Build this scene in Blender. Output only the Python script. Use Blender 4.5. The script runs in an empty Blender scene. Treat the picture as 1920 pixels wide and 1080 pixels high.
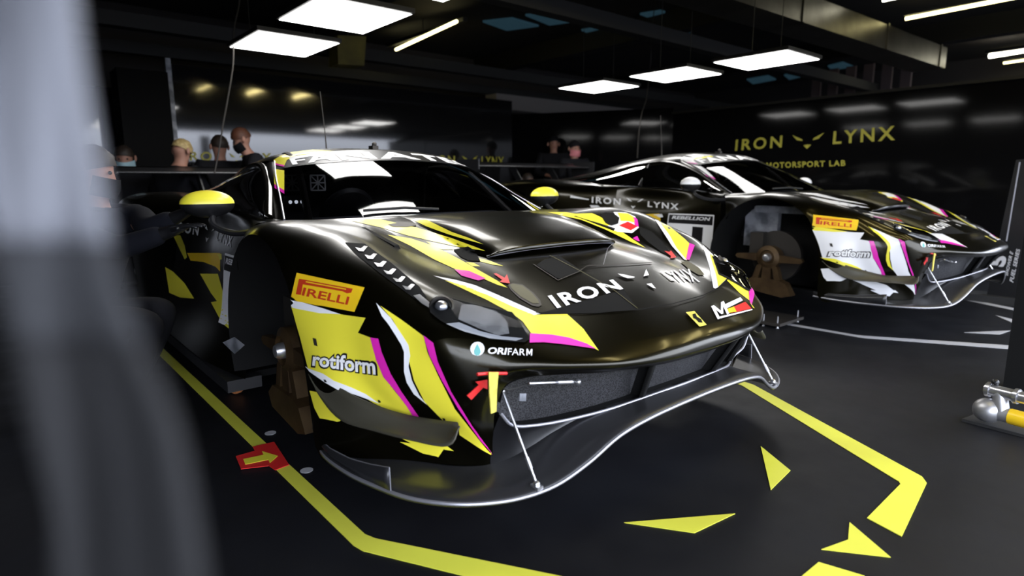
import bpy, bmesh, math, random
import numpy as np
from mathutils import Vector, Matrix
from mathutils.bvhtree import BVHTree
from mathutils.geometry import tessellate_polygon
random.seed(7)
PI = math.pi
SC = bpy.context.scene
COL = SC.collection

# ------------------------------------------------------------------ camera
F_PX, PITCH, ROLL, HEAD, CAM_Z = 1141.94, 0.171598, -0.003557, 0.70556, 0.99835
fw = Vector((math.sin(HEAD)*math.cos(PITCH), math.cos(HEAD)*math.cos(PITCH), -math.sin(PITCH)))
r0 = Vector((math.cos(HEAD), -math.sin(HEAD), 0)); u0 = r0.cross(fw)
rt = r0*math.cos(ROLL)+u0*math.sin(ROLL); up = -r0*math.sin(ROLL)+u0*math.cos(ROLL)
CAM_P = Vector((0, 0, CAM_Z))
cd = bpy.data.cameras.new('camera'); cam = bpy.data.objects.new('camera', cd); COL.objects.link(cam)
M = Matrix((rt, up, -fw)).transposed().to_4x4(); M.translation = CAM_P
cam.matrix_world = M
cd.sensor_width = 36; cd.lens = F_PX/1920*36; cd.clip_start = 0.02; cd.clip_end = 300
cd.dof.use_dof = True; cd.dof.focus_distance = 2.3; cd.dof.aperture_fstop = 2.0
SC.camera = cam

# ------------------------------------------------------------------ world, exposure
SC.view_settings.view_transform = 'Standard'; SC.view_settings.look = 'None'
SC.view_settings.exposure = 0.3; SC.view_settings.gamma = 1; SC.view_settings.use_curve_mapping = False
w = bpy.data.worlds.new('overcast_sky'); SC.world = w; w.use_nodes = True
nt = w.node_tree; nt.nodes.clear()
wo = nt.nodes.new('ShaderNodeOutputWorld'); bg = nt.nodes.new('ShaderNodeBackground')
tc = nt.nodes.new('ShaderNodeTexCoord'); sx = nt.nodes.new('ShaderNodeSeparateXYZ'); cr_ = nt.nodes.new('ShaderNodeValToRGB')
nt.links.new(tc.outputs['Generated'], sx.inputs[0]); nt.links.new(sx.outputs['Z'], cr_.inputs[0])
cr_.color_ramp.elements[0].position = 0.0; cr_.color_ramp.elements[0].color = (.10, .11, .13, 1)
cr_.color_ramp.elements[1].position = 0.10; cr_.color_ramp.elements[1].color = (.80, .86, 1, 1)
nt.links.new(cr_.outputs[0], bg.inputs[0]); nt.links.new(bg.outputs[0], wo.inputs[0])
bg.inputs[1].default_value = 7.5

# ------------------------------------------------------------------ materials
def mat(name, col, rough=.5, metal=0., coat=0., coat_r=.08, emit=None, es=0., spec=.5, noise=None, bump=None, trans=0., coat_ior=0.):
    m = bpy.data.materials.new(name); m.use_nodes = True
    n = m.node_tree; b = n.nodes['Principled BSDF']
    b.inputs['Base Color'].default_value = (*col, 1); b.inputs['Roughness'].default_value = rough
    b.inputs['Metallic'].default_value = metal; b.inputs['Coat Weight'].default_value = coat
    b.inputs['Coat Roughness'].default_value = coat_r; b.inputs['Specular IOR Level'].default_value = spec
    if coat_ior: b.inputs['Coat IOR'].default_value = coat_ior
    if trans: b.inputs['Transmission Weight'].default_value = trans
    if emit: b.inputs['Emission Color'].default_value = (*emit, 1); b.inputs['Emission Strength'].default_value = es
    if noise:
        sc, c2, lo, hi = noise
        t = n.nodes.new('ShaderNodeTexCoord'); z = n.nodes.new('ShaderNodeTexNoise'); z.inputs['Scale'].default_value = sc
        z.inputs['Detail'].default_value = 6
        n.links.new(t.outputs['Object'], z.inputs['Vector'])
        r = n.nodes.new('ShaderNodeValToRGB'); r.color_ramp.elements[0].position = lo; r.color_ramp.elements[1].position = hi
        r.color_ramp.elements[0].color = (*col, 1); r.color_ramp.elements[1].color = (*c2, 1)
        n.links.new(z.outputs[0], r.inputs[0]); n.links.new(r.outputs[0], b.inputs['Base Color'])
    if bump:
        sc, st = bump
        t = n.nodes.new('ShaderNodeTexCoord'); z = n.nodes.new('ShaderNodeTexNoise'); z.inputs['Scale'].default_value = sc
        n.links.new(t.outputs['Object'], z.inputs['Vector'])
        k = n.nodes.new('ShaderNodeBump'); k.inputs['Strength'].default_value = st; k.inputs['Distance'].default_value = .02
        n.links.new(z.outputs[0], k.inputs['Height']); n.links.new(k.outputs[0], b.inputs['Normal'])
    return m
def glass(name, tint, mixf=.35, rough=.03):
    m = bpy.data.materials.new(name); m.use_nodes = True; n = m.node_tree; n.nodes.clear()
    o = n.nodes.new('ShaderNodeOutputMaterial'); t = n.nodes.new('ShaderNodeBsdfTransparent'); g = n.nodes.new('ShaderNodeBsdfGlossy')
    t.inputs[0].default_value = (*tint, 1); g.inputs['Roughness'].default_value = rough; g.inputs[0].default_value = (1, 1, 1, 1)
    fr = n.nodes.new('ShaderNodeFresnel'); fr.inputs[0].default_value = mixf
    mx = n.nodes.new('ShaderNodeMixShader'); n.links.new(fr.outputs[0], mx.inputs[0]); n.links.new(t.outputs[0], mx.inputs[1])
    n.links.new(g.outputs[0], mx.inputs[2]); n.links.new(mx.outputs[0], o.inputs[0]); return m
MT = dict(
 paint=mat('black_flake_paint', (.0115, .0098, .0034), .31, .9, coat=.5, coat_r=.13, coat_ior=1.55),
 black=mat('satin_black', (.008, .008, .009), .35),
 carbon=mat('carbon_fibre', (.022, .022, .024), .33, .15, coat=.25, coat_r=.25),
 canard=mat('canard_sheen_grey', (.060, .056, .040), .42, .3),  # gold-grey reflection on the canards put into their base colour
 edge=mat('edge_glint_trim', (.30, .30, .33), .35, .6),  # light grey paints edge highlights on lips and splitter; also plain trim
 matte=mat('matte_black', (.006, .006, .006), .85, spec=.15),
 rubber=mat('black_rubber', (.012, .012, .012), .7),
 yellow=mat('yellow_vinyl', (.86, .77, .05), .38, coat=.3),
 plate_y=mat('orange_yellow_vinyl', (.90, .58, .015), .4, coat=.3),
 white=mat('white_vinyl', (.85, .85, .87), .35, coat=.3),
 paper=mat('white_letter_vinyl', (.88, .88, .88), .45),
 magenta=mat('magenta_vinyl', (.72, .02, .42), .4, coat=.3),
 red=mat('red_vinyl', (.65, .02, .02), .45),
 redbrown=mat('brick_red_ink', (.55, .04, .01), .5),
 teal=mat('pale_teal_vinyl', (.12, .42, .40), .5),
 gold=mat('dull_gold_vinyl', (.075, .068, .03), .5, .3),
 silver=mat('brushed_steel', (.62, .62, .64), .28, .9),
 alu=mat('cast_aluminium', (.42, .42, .43), .42, .8, noise=(14, (.55, .55, .57), .4, .6)),
 bronze=mat('bronze_casting', (.085, .052, .022), .5, .6, noise=(12, (.05, .028, .012), .4, .65)),
 lampg=mat('lamp_reflector_grey', (.12, .12, .122), .7, spec=.2, noise=(22, (.19, .19, .19), .4, .6)), lamps=mat('lamp_bezel_grey', (.30, .31, .33), .5, spec=.3), net=mat('light_grey_net', (.55, .55, .55), .7),
 iron=mat('dark_iron', (.05, .045, .04), .5, .6),
 linerg=mat('grey_well_panel', (.42, .43, .47), .5, .3, noise=(9, (.16, .17, .19), .4, .6)),
 glass=glass('tinted_glass', (.50, .52, .58), 1.5), clear=glass('clear_cover', (.85, .87, .9), 1.05),
 seat=mat('seat_fabric', (.03, .03, .034), .8), strap=mat('yellow_webbing', (.72, .62, .10), .7, noise=(60, (.55, .48, .08), .4, .6)),
 grid=mat('radiator_mesh', (.035, .035, .037), .5, .4),
 skin=mat('skin', (.34, .17, .12), .6), hair_d=mat('dark_brown_hair', (.02, .012, .008), .6), hair_r=mat('auburn_hair', (.09, .03, .014), .6),
 hair_b=mat('blond_hair', (.50, .38, .17), .6, noise=(40, (.35, .25, .1), .4, .6)), cloth=mat('black_jersey', (.006, .006, .008), .85, spec=.2), cloth2=mat('charcoal_jersey', (.035, .037, .045), .85),
 navy=mat('navy_work_jersey', (.004, .0045, .008), .9, spec=.2), mask_b=mat('pale_blue_mask', (.35, .52, .58), .7), mask_p=mat('dusty_pink_mask', (.50, .16, .18), .7), glove=mat('lime_glove', (.30, .42, .06), .6),
 wood=mat('orange_wheel_tread', (.55, .20, .07), .5), led=mat('lamp_dot', (.9, .9, .9), .4, emit=(.9, .95, 1), es=.8),
)
# grille mesh pattern
def mesh_mat():
    m = MT['grid']; n = m.node_tree; b = n.nodes['Principled BSDF']; t = n.nodes.new('ShaderNodeTexCoord')
    v = n.nodes.new('ShaderNodeTexVoronoi'); v.inputs['Scale'].default_value = 240
    r = n.nodes.new('ShaderNodeValToRGB'); r.color_ramp.elements[0].position = .2; r.color_ramp.elements[1].position = .62
    r.color_ramp.elements[0].color = (.006, .006, .006, 1); r.color_ramp.elements[1].color = (.075, .075, .08, 1)
    n.links.new(t.outputs['Object'], v.inputs['Vector']); n.links.new(v.outputs['Distance'], r.inputs[0]); n.links.new(r.outputs[0], b.inputs['Base Color'])
mesh_mat()

# ------------------------------------------------------------------ object helpers
def link(o, parent=None, loc=None, **p):
    COL.objects.link(o)
    if parent is not None: o.parent = parent
    if loc is not None: o.location = loc
    for k, v in p.items():
        if v is not None: o[k] = v
    return o
def empty(name, loc=(0, 0, 0), rz=0, label=None, category=None, group=None):
    o = bpy.data.objects.new(name, None); o.empty_display_size = .1
    link(o, None, loc, label=label, category=category, group=group); o.rotation_euler = (0, 0, rz); return o
def mobj(name, V, Fc, m, parent=None, smooth=True, **p):
    me = bpy.data.meshes.new(name); me.from_pydata([tuple(v) for v in V], [], [tuple(f) for f in Fc]); me.validate(); me.update()
    me.materials.append(m if not isinstance(m, str) else MT[m])
    if smooth: me.polygons.foreach_set('use_smooth', [True]*len(me.polygons))
    o = bpy.data.objects.new(name, me); return link(o, parent, **p)
class MB:
    def __init__(s): s.v = []; s.f = []
    def add(s, V, Fc):
        b = len(s.v); s.v += [Vector(v) for v in V]; s.f += [[b+i for i in f] for f in Fc]; return s
    def box(s, c, d, rot=None, bev=0):
        c = Vector(c); hx, hy, hz = d[0]/2, d[1]/2, d[2]/2
        P = [Vector((x*hx, y*hy, z*hz)) for x in (-1, 1) for y in (-1, 1) for z in (-1, 1)]
        if rot is not None:
            R = rot if isinstance(rot, Matrix) else Matrix.Rotation(rot, 3, 'Z'); P = [R @ p for p in P]
        return s.add([p+c for p in P], [(0, 1, 3, 2), (4, 6, 7, 5), (0, 4, 5, 1), (2, 3, 7, 6), (0, 2, 6, 4), (1, 5, 7, 3)])
    def tube(s, pts, r, n=10, cap=True):
        pts = [Vector(p) for p in pts]; rs = r if isinstance(r, (list, tuple)) else [r]*len(pts)
        prev = None; rings = []
        for i, p in enumerate(pts):
            t = (pts[min(i+1, len(pts)-1)]-pts[max(i-1, 0)]).normalized()
            a = (prev - t*prev.dot(t)) if prev is not None else t.orthogonal()
            a.normalize(); prev = a; b = t.cross(a)
            rings.append([p+(a*math.cos(2*PI*k/n)+b*math.sin(2*PI*k/n))*rs[i] for k in range(n)])
        V = [q for R in rings for q in R]; Fc = []
        for i in range(len(rings)-1):
            for k in range(n): Fc.append((i*n+k, i*n+(k+1) % n, (i+1)*n+(k+1) % n, (i+1)*n+k))
        if cap: Fc.append(tuple(range(n))[::-1]); Fc.append(tuple((len(rings)-1)*n+k for k in range(n)))
        return s.add(V, Fc)
    def lathe(s, c, axis, prof, n=24):
        c = Vector(c); ax = Vector(axis).normalized(); a = ax.orthogonal().normalized(); b = ax.cross(a)
        V = [c+ax*h+(a*math.cos(2*PI*k/n)+b*math.sin(2*PI*k/n))*max(r, 1e-4) for r, h in prof for k in range(n)]
        Fc = [(i*n+k, i*n+(k+1) % n, (i+1)*n+(k+1) % n, (i+1)*n+k) for i in range(len(prof)-1) for k in range(n)]
        Fc.append(tuple(range(n))[::-1]); Fc.append(tuple((len(prof)-1)*n+k for k in range(n)))
        return s.add(V, Fc)
    def sph(s, c, r, n=16, m=10):
        r = r if isinstance(r, (tuple, list)) else (r, r, r); c = Vector(c); V = []; Fc = []
        for i in range(m+1):
            th = PI*i/m
            for k in range(n): V.append(c+Vector((r[0]*math.sin(th)*math.cos(2*PI*k/n), r[1]*math.sin(th)*math.sin(2*PI*k/n), r[2]*math.cos(th))))
        for i in range(m):
            for k in range(n): Fc.append((i*n+k, (i+1)*n+k, (i+1)*n+(k+1) % n, i*n+(k+1) % n))
        return s.add(V, Fc)
    def prism(s, poly, off):
        P = [Vector(p) for p in poly]; n = len(P); off = Vector(off)
        tris = tessellate_polygon([P])
        return s.add(P+[p+off for p in P], [tuple(t) for t in tris]+[tuple(i+n for i in t[::-1]) for t in tris]+[(i, (i+1) % n, (i+1) % n+n, i+n) for i in range(n)])
    def build(s, name, m, parent=None, smooth=False, auto=True, **p):
        o = mobj(name, s.v, s.f, m, parent, smooth or auto, **p)
        bm = bmesh.new(); bm.from_mesh(o.data); bmesh.ops.remove_doubles(bm, verts=bm.verts, dist=1e-5)
        bmesh.ops.recalc_face_normals(bm, faces=bm.faces)
        if auto:
            for e in bm.edges:
                if len(e.link_faces) == 2 and e.calc_face_angle(0) > .6: e.smooth = False
        bm.to_mesh(o.data); bm.free(); return o
def plane(name, pts, m, parent=None, **p): return mobj(name, pts, [tuple(range(len(pts)))], m, parent, False, **p)
def box(name, c, d, m, parent=None, rot=None, **p): return MB().box(c, d, rot).build(name, m, parent, **p)

def cr1(A, s):
    A = np.array(A, float); n = len(A); P = np.concatenate([[2*A[0]-A[1]], A, [2*A[-1]-A[-2]]]); out = []
    for i in range(n-1):
        p0, p1, p2, p3 = P[i:i+4]
        for k in range(s):
            t = k/s; out.append(.5*((2*p1)+(-p0+p2)*t+(2*p0-5*p1+4*p2-p3)*t*t+(-p0+3*p1-3*p2+p3)*t**3))
    out.append(A[-1]); return np.array(out)
def fine(G, s=5):
    G = np.array(G, float); a = np.array([cr1(r, s) for r in G]); return cr1(a, s)
def mirror(Fg): # half grid (col 0 = centre) to full width
    L = Fg[:, 1:][:, ::-1].copy(); L[..., 0] *= -1
    return np.concatenate([L, Fg], axis=1)
def flipx(Fg): G = Fg.copy(); G[..., 0] *= -1; return G
def gridfaces(n, m, skip=None): return [(i*m+j, i*m+j+1, (i+1)*m+j+1, (i+1)*m+j) for i in range(n-1) for j in range(m-1) if not (skip and skip(i, j))]
BODY_V = []; BODY_F = []
def gobj(name, Fg, m, parent=None, skip=None, body=False, thick=0, **p):
    n, k = Fg.shape[:2]; V = [tuple(v) for v in Fg.reshape(-1, 3)]; Fc = gridfaces(n, k, skip)
    if body:
        b = len(BODY_V); BODY_V.extend(V); BODY_F.extend([tuple(i+b for i in f) for f in Fc])
    o = mobj(name, V, Fc, m, parent, **p)
    bm = bmesh.new(); bm.from_mesh(o.data); bmesh.ops.remove_doubles(bm, verts=bm.verts, dist=1e-5)
    bmesh.ops.delete(bm, geom=[v for v in bm.verts if not v.link_faces], context='VERTS'); bm.to_mesh(o.data); bm.free()
    if thick:
        md = o.modifiers.new('thickness', 'SOLIDIFY'); md.thickness = thick; md.offset = 0
    return o

# ================================================================== THE SETTING
def floor_mat():
    m = mat('garage_floor', (.006, .006, .0075), .45, noise=(1.3, (.0085, .0092, .012), .35, .7), spec=.24)
    n = m.node_tree; b = n.nodes['Principled BSDF']; t = n.nodes.new('ShaderNodeTexCoord'); z = n.nodes.new('ShaderNodeTexNoise')
    z.inputs['Scale'].default_value = 5; z.inputs['Detail'].default_value = 8; mp = n.nodes.new('ShaderNodeMapRange')
    mp.inputs['To Min'].default_value = .36; mp.inputs['To Max'].default_value = .7
    n.links.new(t.outputs['Object'], z.inputs['Vector']); n.links.new(z.outputs[0], mp.inputs[0]); n.links.new(mp.outputs[0], b.inputs['Roughness'])
    return m
FL = floor_mat()
MT['wall'] = mat('gloss_black_partition', (.004, .004, .0045), .08, spec=.2, bump=(.7, .04))
MT['wall_b'] = mat('grey_black_partition', (.012, .012, .013), .06, spec=.9, bump=(.6, .04))
MT['ceil'] = mat('dark_ceiling', (.012, .012, .013), .9, noise=(.8, (.03, .022, .018), .45, .75))
MT['conc'] = mat('dark_concrete', (.05, .045, .045), .9); MT['beam'] = mat('black_beam', (.008, .008, .008), .6)
MT['duct'] = mat('galvanised_duct', (.11, .105, .09), .34, .85, noise=(3, (.07, .066, .055), .4, .6))
MT['asph'] = mat('pit_asphalt', (.05, .05, .053), .8)
MT['wtxt'] = mat('wall_yellow_vinyl', (.50, .46, .05), .5); MT['wtxtw'] = mat('wall_white_vinyl', (.42, .42, .42), .5)
MT['sky'] = mat('blue_skylight_film', (.03, .07, .10), .4, emit=(.04, .10, .14), es=.22)
def st(o): o['kind'] = 'structure'; return o
st(plane('floor', [(-3.2, -1.3, 0), (15, -1.3, 0), (15, 10, 0), (-3.2, 10, 0)], FL))
st(plane('ground', [(-40, -60, -.01), (60, -60, -.01), (60, -1.3, -.01), (-40, -1.3, -.01)], 'asph'))
HC = 3.35
st(box('ceiling', (5.9, 4.3, HC+.1), (18.6, 11.6, .2), 'ceil'))
st(box('wall_left', (-3.1, 4.35, HC/2), (.2, 11.3, HC), 'matte'))
st(box('wall_rear', (5.9, 10.0, HC/2), (18.6, .2, HC), 'conc'))
st(box('wall_far_right', (15.1, 4.35, HC/2), (.2, 11.5, HC), 'conc'))
st(box('wall_front_left', (-2.95, -1.4, HC/2), (.5, .2, HC), 'matte'))
st(box('lintel', (5.9, -1.4, 2.80), (18.6, .2, 1.1), 'matte'))
BW = 7.5
def wallbox(name, a, b, z1, m, th=.06):
    a = Vector((*a, 0)); b = Vector((*b, 0)); d = (b-a).normalized(); nrm = Vector((-d.y, d.x, 0))*th
    return st(MB().prism([a, b, b+nrm, a+nrm], (0, 0, z1)).build(name, m, auto=True))
wallbox('wall_back', (1.63, BW), (6.4, BW), 2.25, 'wall_b')
wallbox('wall_back_left', (-3.0, BW+.35), (1.2, BW+.35), 2.0, 'wall_b')
wallbox('wall_angled', (6.4, BW), (7.67, 5.4), 2.05, 'wall')
wallbox('wall_right', (7.67, 5.4), (7.67, 1.32), 1.96, 'wall')
st(box('trim_1', (7.66, 3.36, 1.975), (.05, 4.1, .03), 'beam'))
st(box('trim_2', (1.61, BW-.02, 1.15), (.05, .05, 2.3), 'linerg'))

# ================================================================== CAR
X0, Y0 = 1.67701, 2.1595
X2, Y2, YAW2, DZ2, TL2 = 5.14174, 2.12722, .0024655, .0580535, .0114494
def cam_local(car):
    if car == 1: return CAM_P-Vector((X0, Y0, 0)), Matrix.Identity(3)
    R = (Matrix.Rotation(YAW2, 3, 'Z') @ Matrix.Rotation(math.atan(TL2), 3, 'X')).transposed()
    return R @ (CAM_P-Vector((X2, Y2, DZ2))), R
def pix_dir(u, v): return fw + rt*((u-960)/F_PX) - up*((v-540)/F_PX)
def inv(u, v, car=1, **k):
    o, R = cam_local(car); d = R @ pix_dir(u, v); ax, val = list(k.items())[0]; i = 'xyz'.index(ax); t = (val-o[i])/d[i]; return o+d*t

car = empty('race_car', (X0, Y0, 0), 0, 'black race car in front with yellow and magenta livery, wheels off', 'race car')

# --- half-width control rows (x, y, z): nose -> windscreen, centre -> side
S0 = [(0,-1.13,.462),(.2,-1.12,.464),(.38,-1.085,.47),(.52,-1.03,.478),(.61,-.975,.478),(.655,-.935,.455),(.672,-.92,.41),(.675,-.905,.36),(.67,-.895,.31),(.662,-.88,.27),(.652,-.868,.23),(.645,-.86,.19)]
S1 = [(0,-1.157,.491),(.2,-1.149,.493),(.38,-1.114,.500),(.52,-1.054,.512),(.63,-.988,.518),(.70,-.93,.502),(.735,-.90,.45),(.74,-.88,.39),(.73,-.868,.33),(.71,-.858,.28),(.69,-.85,.23),(.675,-.845,.19)]
S2 = [(0,-1.115,.545),(.2,-1.10,.543),(.38,-1.053,.54),(.49,-.995,.552),(.59,-.945,.57),(.70,-.89,.58),(.795,-.83,.585),(.83,-.785,.54),(.835,-.765,.46),(.815,-.75,.37),(.775,-.765,.29),(.745,-.775,.19)]
S3 = [(0,-.90,.635),(.2,-.885,.634),(.36,-.86,.628),(.45,-.84,.626),(.55,-.82,.63),(.645,-.79,.64),(.74,-.752,.651),(.835,-.70,.635),(.90,-.665,.57),(.90,-.65,.46),(.855,-.655,.33),(.825,-.665,.19)]
S4 = [(0,-.65,.705),(.2,-.65,.703),(.34,-.65,.695),(.43,-.64,.683),(.53,-.61,.687),(.64,-.58,.708),(.74,-.56,.732),(.825,-.55,.735),(.90,-.535,.69),(.955,-.52,.57),(.965,-.53,.41),(.94,-.54,.19)]
S5 = [(0,-.40,.765),(.2,-.40,.762),(.31,-.40,.75),(.41,-.40,.728),(.52,-.38,.728),(.64,-.36,.76),(.75,-.34,.79),(.855,-.33,.80),(.945,-.325,.76),(1.004,-.325,.655),(1.0,-.385,.46),(.985,-.395,.19)]
S5b = [(0,-.2,.82),(.2,-.2,.816),(.31,-.2,.805),(.42,-.2,.78),(.53,-.19,.775),(.64,-.18,.802),(.76,-.18,.833),(.865,-.18,.843),(.945,-.18,.825),(1.0,-.19,.784)]
S6 = [(0,-.02,.85),(.2,-.02,.848),(.33,-.02,.842),(.44,-.01,.828),(.54,0,.822),(.65,0,.84),(.76,.01,.858),(.86,.01,.866),(.945,.01,.855),(.995,0,.826)]
S7 = [(0,.07,.857),(.2,.075,.856),(.34,.09,.853),(.45,.115,.848),(.55,.145,.842),(.65,.18,.846),(.75,.21,.853),(.855,.21,.852),(.94,.21,.825),(.99,.225,.762)]
S8 = [(0,.13,.862),(.2,.135,.861),(.34,.16,.858),(.46,.20,.855),(.56,.25,.852),(.65,.32,.848),(.735,.42,.845),(.84,.41,.835),(.92,.36,.80),(.965,.32,.66)]
def pad(r): return r+[(r[9][0]*1.0, r[9][1]-.001, r[9][2]-.03), (r[9][0], r[9][1]-.002, r[9][2]-.06)]
ROWS = [S0, S1, S2, S3, S4, S5, pad(S5b), pad(S6), pad(S7), pad(S8)]
K = 6
FB = fine(ROWS, K)
# straight arch rows: re-interpolate the arch edge from the circle for a clean wheel opening
AC, AR = (0.0, .403), .423
for i in range(5*K+1, FB.shape[0]):
    e = FB[i, 9*K]; 
    if e[1] < .26 and i < 8*K+2:
        z = AC[1]+math.sqrt(max(0, AR**2-(e[1]-AC[0])**2)); dz = z-e[2]
        for j in range(7*K, 9*K+1): FB[i, j, 2] += dz*((j-7*K)/(2*K))**2
c_f = slice(0, 2*K+1)
front = FB[0:2*K+1]
side_lo = FB[2*K:5*K+1]
gobj('front_bumper', np.concatenate([flipx(front[:, 1:])[:, ::-1], front], 1), 'paint', car, body=True)
gobj('hood', mirror(FB[2*K:9*K+1, 0:4*K-1]), 'paint', car, body=True)
for sg in (1, -1):
    G = FB[2*K:9*K+1, 4*K-2:11*K+1]; J = 9*K-(4*K-2)
    G = G if sg > 0 else flipx(G)
    gobj('front_fender', G, 'paint', car, skip=lambda i, j: i >= 3*K and j >= J, body=True)
    # wheel well liner and arch lip
    V = []; Fc = []; n = 28
    for k in range(n+1):
        a = -math.radians(22)+math.radians(224)*k/n
        y, z = -AR*math.cos(a), AC[1]+AR*math.sin(a)
        for xx in (.99, .955, .60): V.append((sg*xx, y*(.985 if xx < .98 else 1), max(z, .16)*(1 if xx > .98 else .995)))
    for k in range(n):
        b = k*3; Fc += [(b, b+1, b+4, b+3), (b+1, b+2, b+5, b+4)]
    mobj('wheel_arch_liner', V, Fc, 'matte', car)
    MB().prism([(sg*.60, -.42, .16), (sg*.60, .42, .16), (sg*.60, .42, .6), (sg*.60, .25, .78), (sg*.60, 0, .83), (sg*.60, -.25, .78), (sg*.60, -.42, .6)], (-sg*.02, 0, 0)).build('inner_well_panel', 'matte', car)
    # grey duct panel inside the well
    MB().box((sg*.66, .19, .60), (.05, .26, .30)).box((sg*.68, .02, .735), (.09, .42, .05)).build('suspension_cover', 'linerg', car)

# raised vent cover on the hood
C = [[(0,.10,.865),(.2,.105,.864),(.32,.13,.860),(.36,.14,.85)],
     [(0,-.05,.872),(.2,-.05,.868),(.32,-.04,.857),(.37,-.03,.835)],
     [(0,-.22,.858),(.2,-.22,.852),(.31,-.21,.835),(.36,-.20,.795)],
     [(0,-.40,.817),(.2,-.40,.811),(.31,-.385,.795),(.355,-.37,.752)],
     [(0,-.495,.784),(.2,-.492,.779),(.305,-.475,.765),(.34,-.45,.740)],
     [(0,-.515,.770),(.2,-.51,.766),(.315,-.49,.754),(.345,-.455,.737)],
     [(0,-.502,.757),(.2,-.498,.753),(.31,-.48,.745),(.34,-.45,.734)],
     [(0,-.40,.752),(.2,-.40,.75),(.30,-.40,.745),(.33,-.40,.735)]]
gobj('hood_vent_cover', mirror(fine(C, 5)), 'paint', car, body=True)
L = cr1([(.34,-.452,.737),(.31,-.482,.746),(.2,-.502,.756),(0,-.507,.760),(-.2,-.502,.756),(-.31,-.482,.746),(-.34,-.452,.737)], 5)
MB().tube([tuple(p) for p in L], .0045, 6).build('vent_lip', 'edge', car)

# --- greenhouse
W0 = S8[:7]
W3 = [(0,.86,1.172),(.15,.865,1.169),(.28,.88,1.160),(.38,.90,1.150),(.46,.925,1.138),(.52,.96,1.122),(.553,1.0,1.105)]
W1 = [(0,.34,.961),(.18,.345,.959),(.315,.365,.954),(.43,.40,.948),(.53,.44,.942),(.61,.50,.935),(.685,.585,.925)]
W2 = [(0,.59,1.072),(.165,.595,1.069),(.30,.615,1.063),(.41,.645,1.055),(.50,.68,1.047),(.575,.725,1.038),(.63,.78,1.028)]
WS = fine([W0, W1, W2, W3], 6)
gobj('windshield', mirror(WS), 'glass', car, body=True)
R1 = [(0,1.1,1.19),(.15,1.1,1.188),(.28,1.1,1.18),(.38,1.11,1.168),(.46,1.12,1.153),(.52,1.13,1.135),(.56,1.14,1.112)]
R2 = [(0,1.4,1.178),(.15,1.4,1.176),(.28,1.4,1.168),(.37,1.4,1.155),(.45,1.4,1.138),(.51,1.4,1.118),(.55,1.4,1.092)]
R3 = [(0,1.8,1.12),(.14,1.8,1.118),(.26,1.8,1.11),(.35,1.8,1.095),(.42,1.8,1.078),(.48,1.8,1.056),(.52,1.8,1.03)]
R4 = [(0,2.3,1.02),(.13,2.3,1.018),(.25,2.3,1.01),(.33,2.3,1.0),(.40,2.3,.985),(.45,2.3,.968),(.50,2.3,.945)]
R5 = [(0,2.9,.93),(.13,2.9,.93),(.25,2.9,.925),(.33,2.9,.92),(.40,2.9,.915),(.47,2.9,.91),(.60,2.9,.90)]
R6 = [(0,3.4,.89),(.13,3.4,.89),(.25,3.4,.89),(.33,3.4,.888),(.42,3.4,.885),(.50,3.4,.88),(.62,3.4,.87)]
RF = fine([W3, R1, R2, R3, R4, R5, R6], 6)
gobj('roof', mirror(RF[:13]), 'paint', car, body=True)
gobj('engine_cover', mirror(RF[12:]), 'paint', car, body=True)
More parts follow.
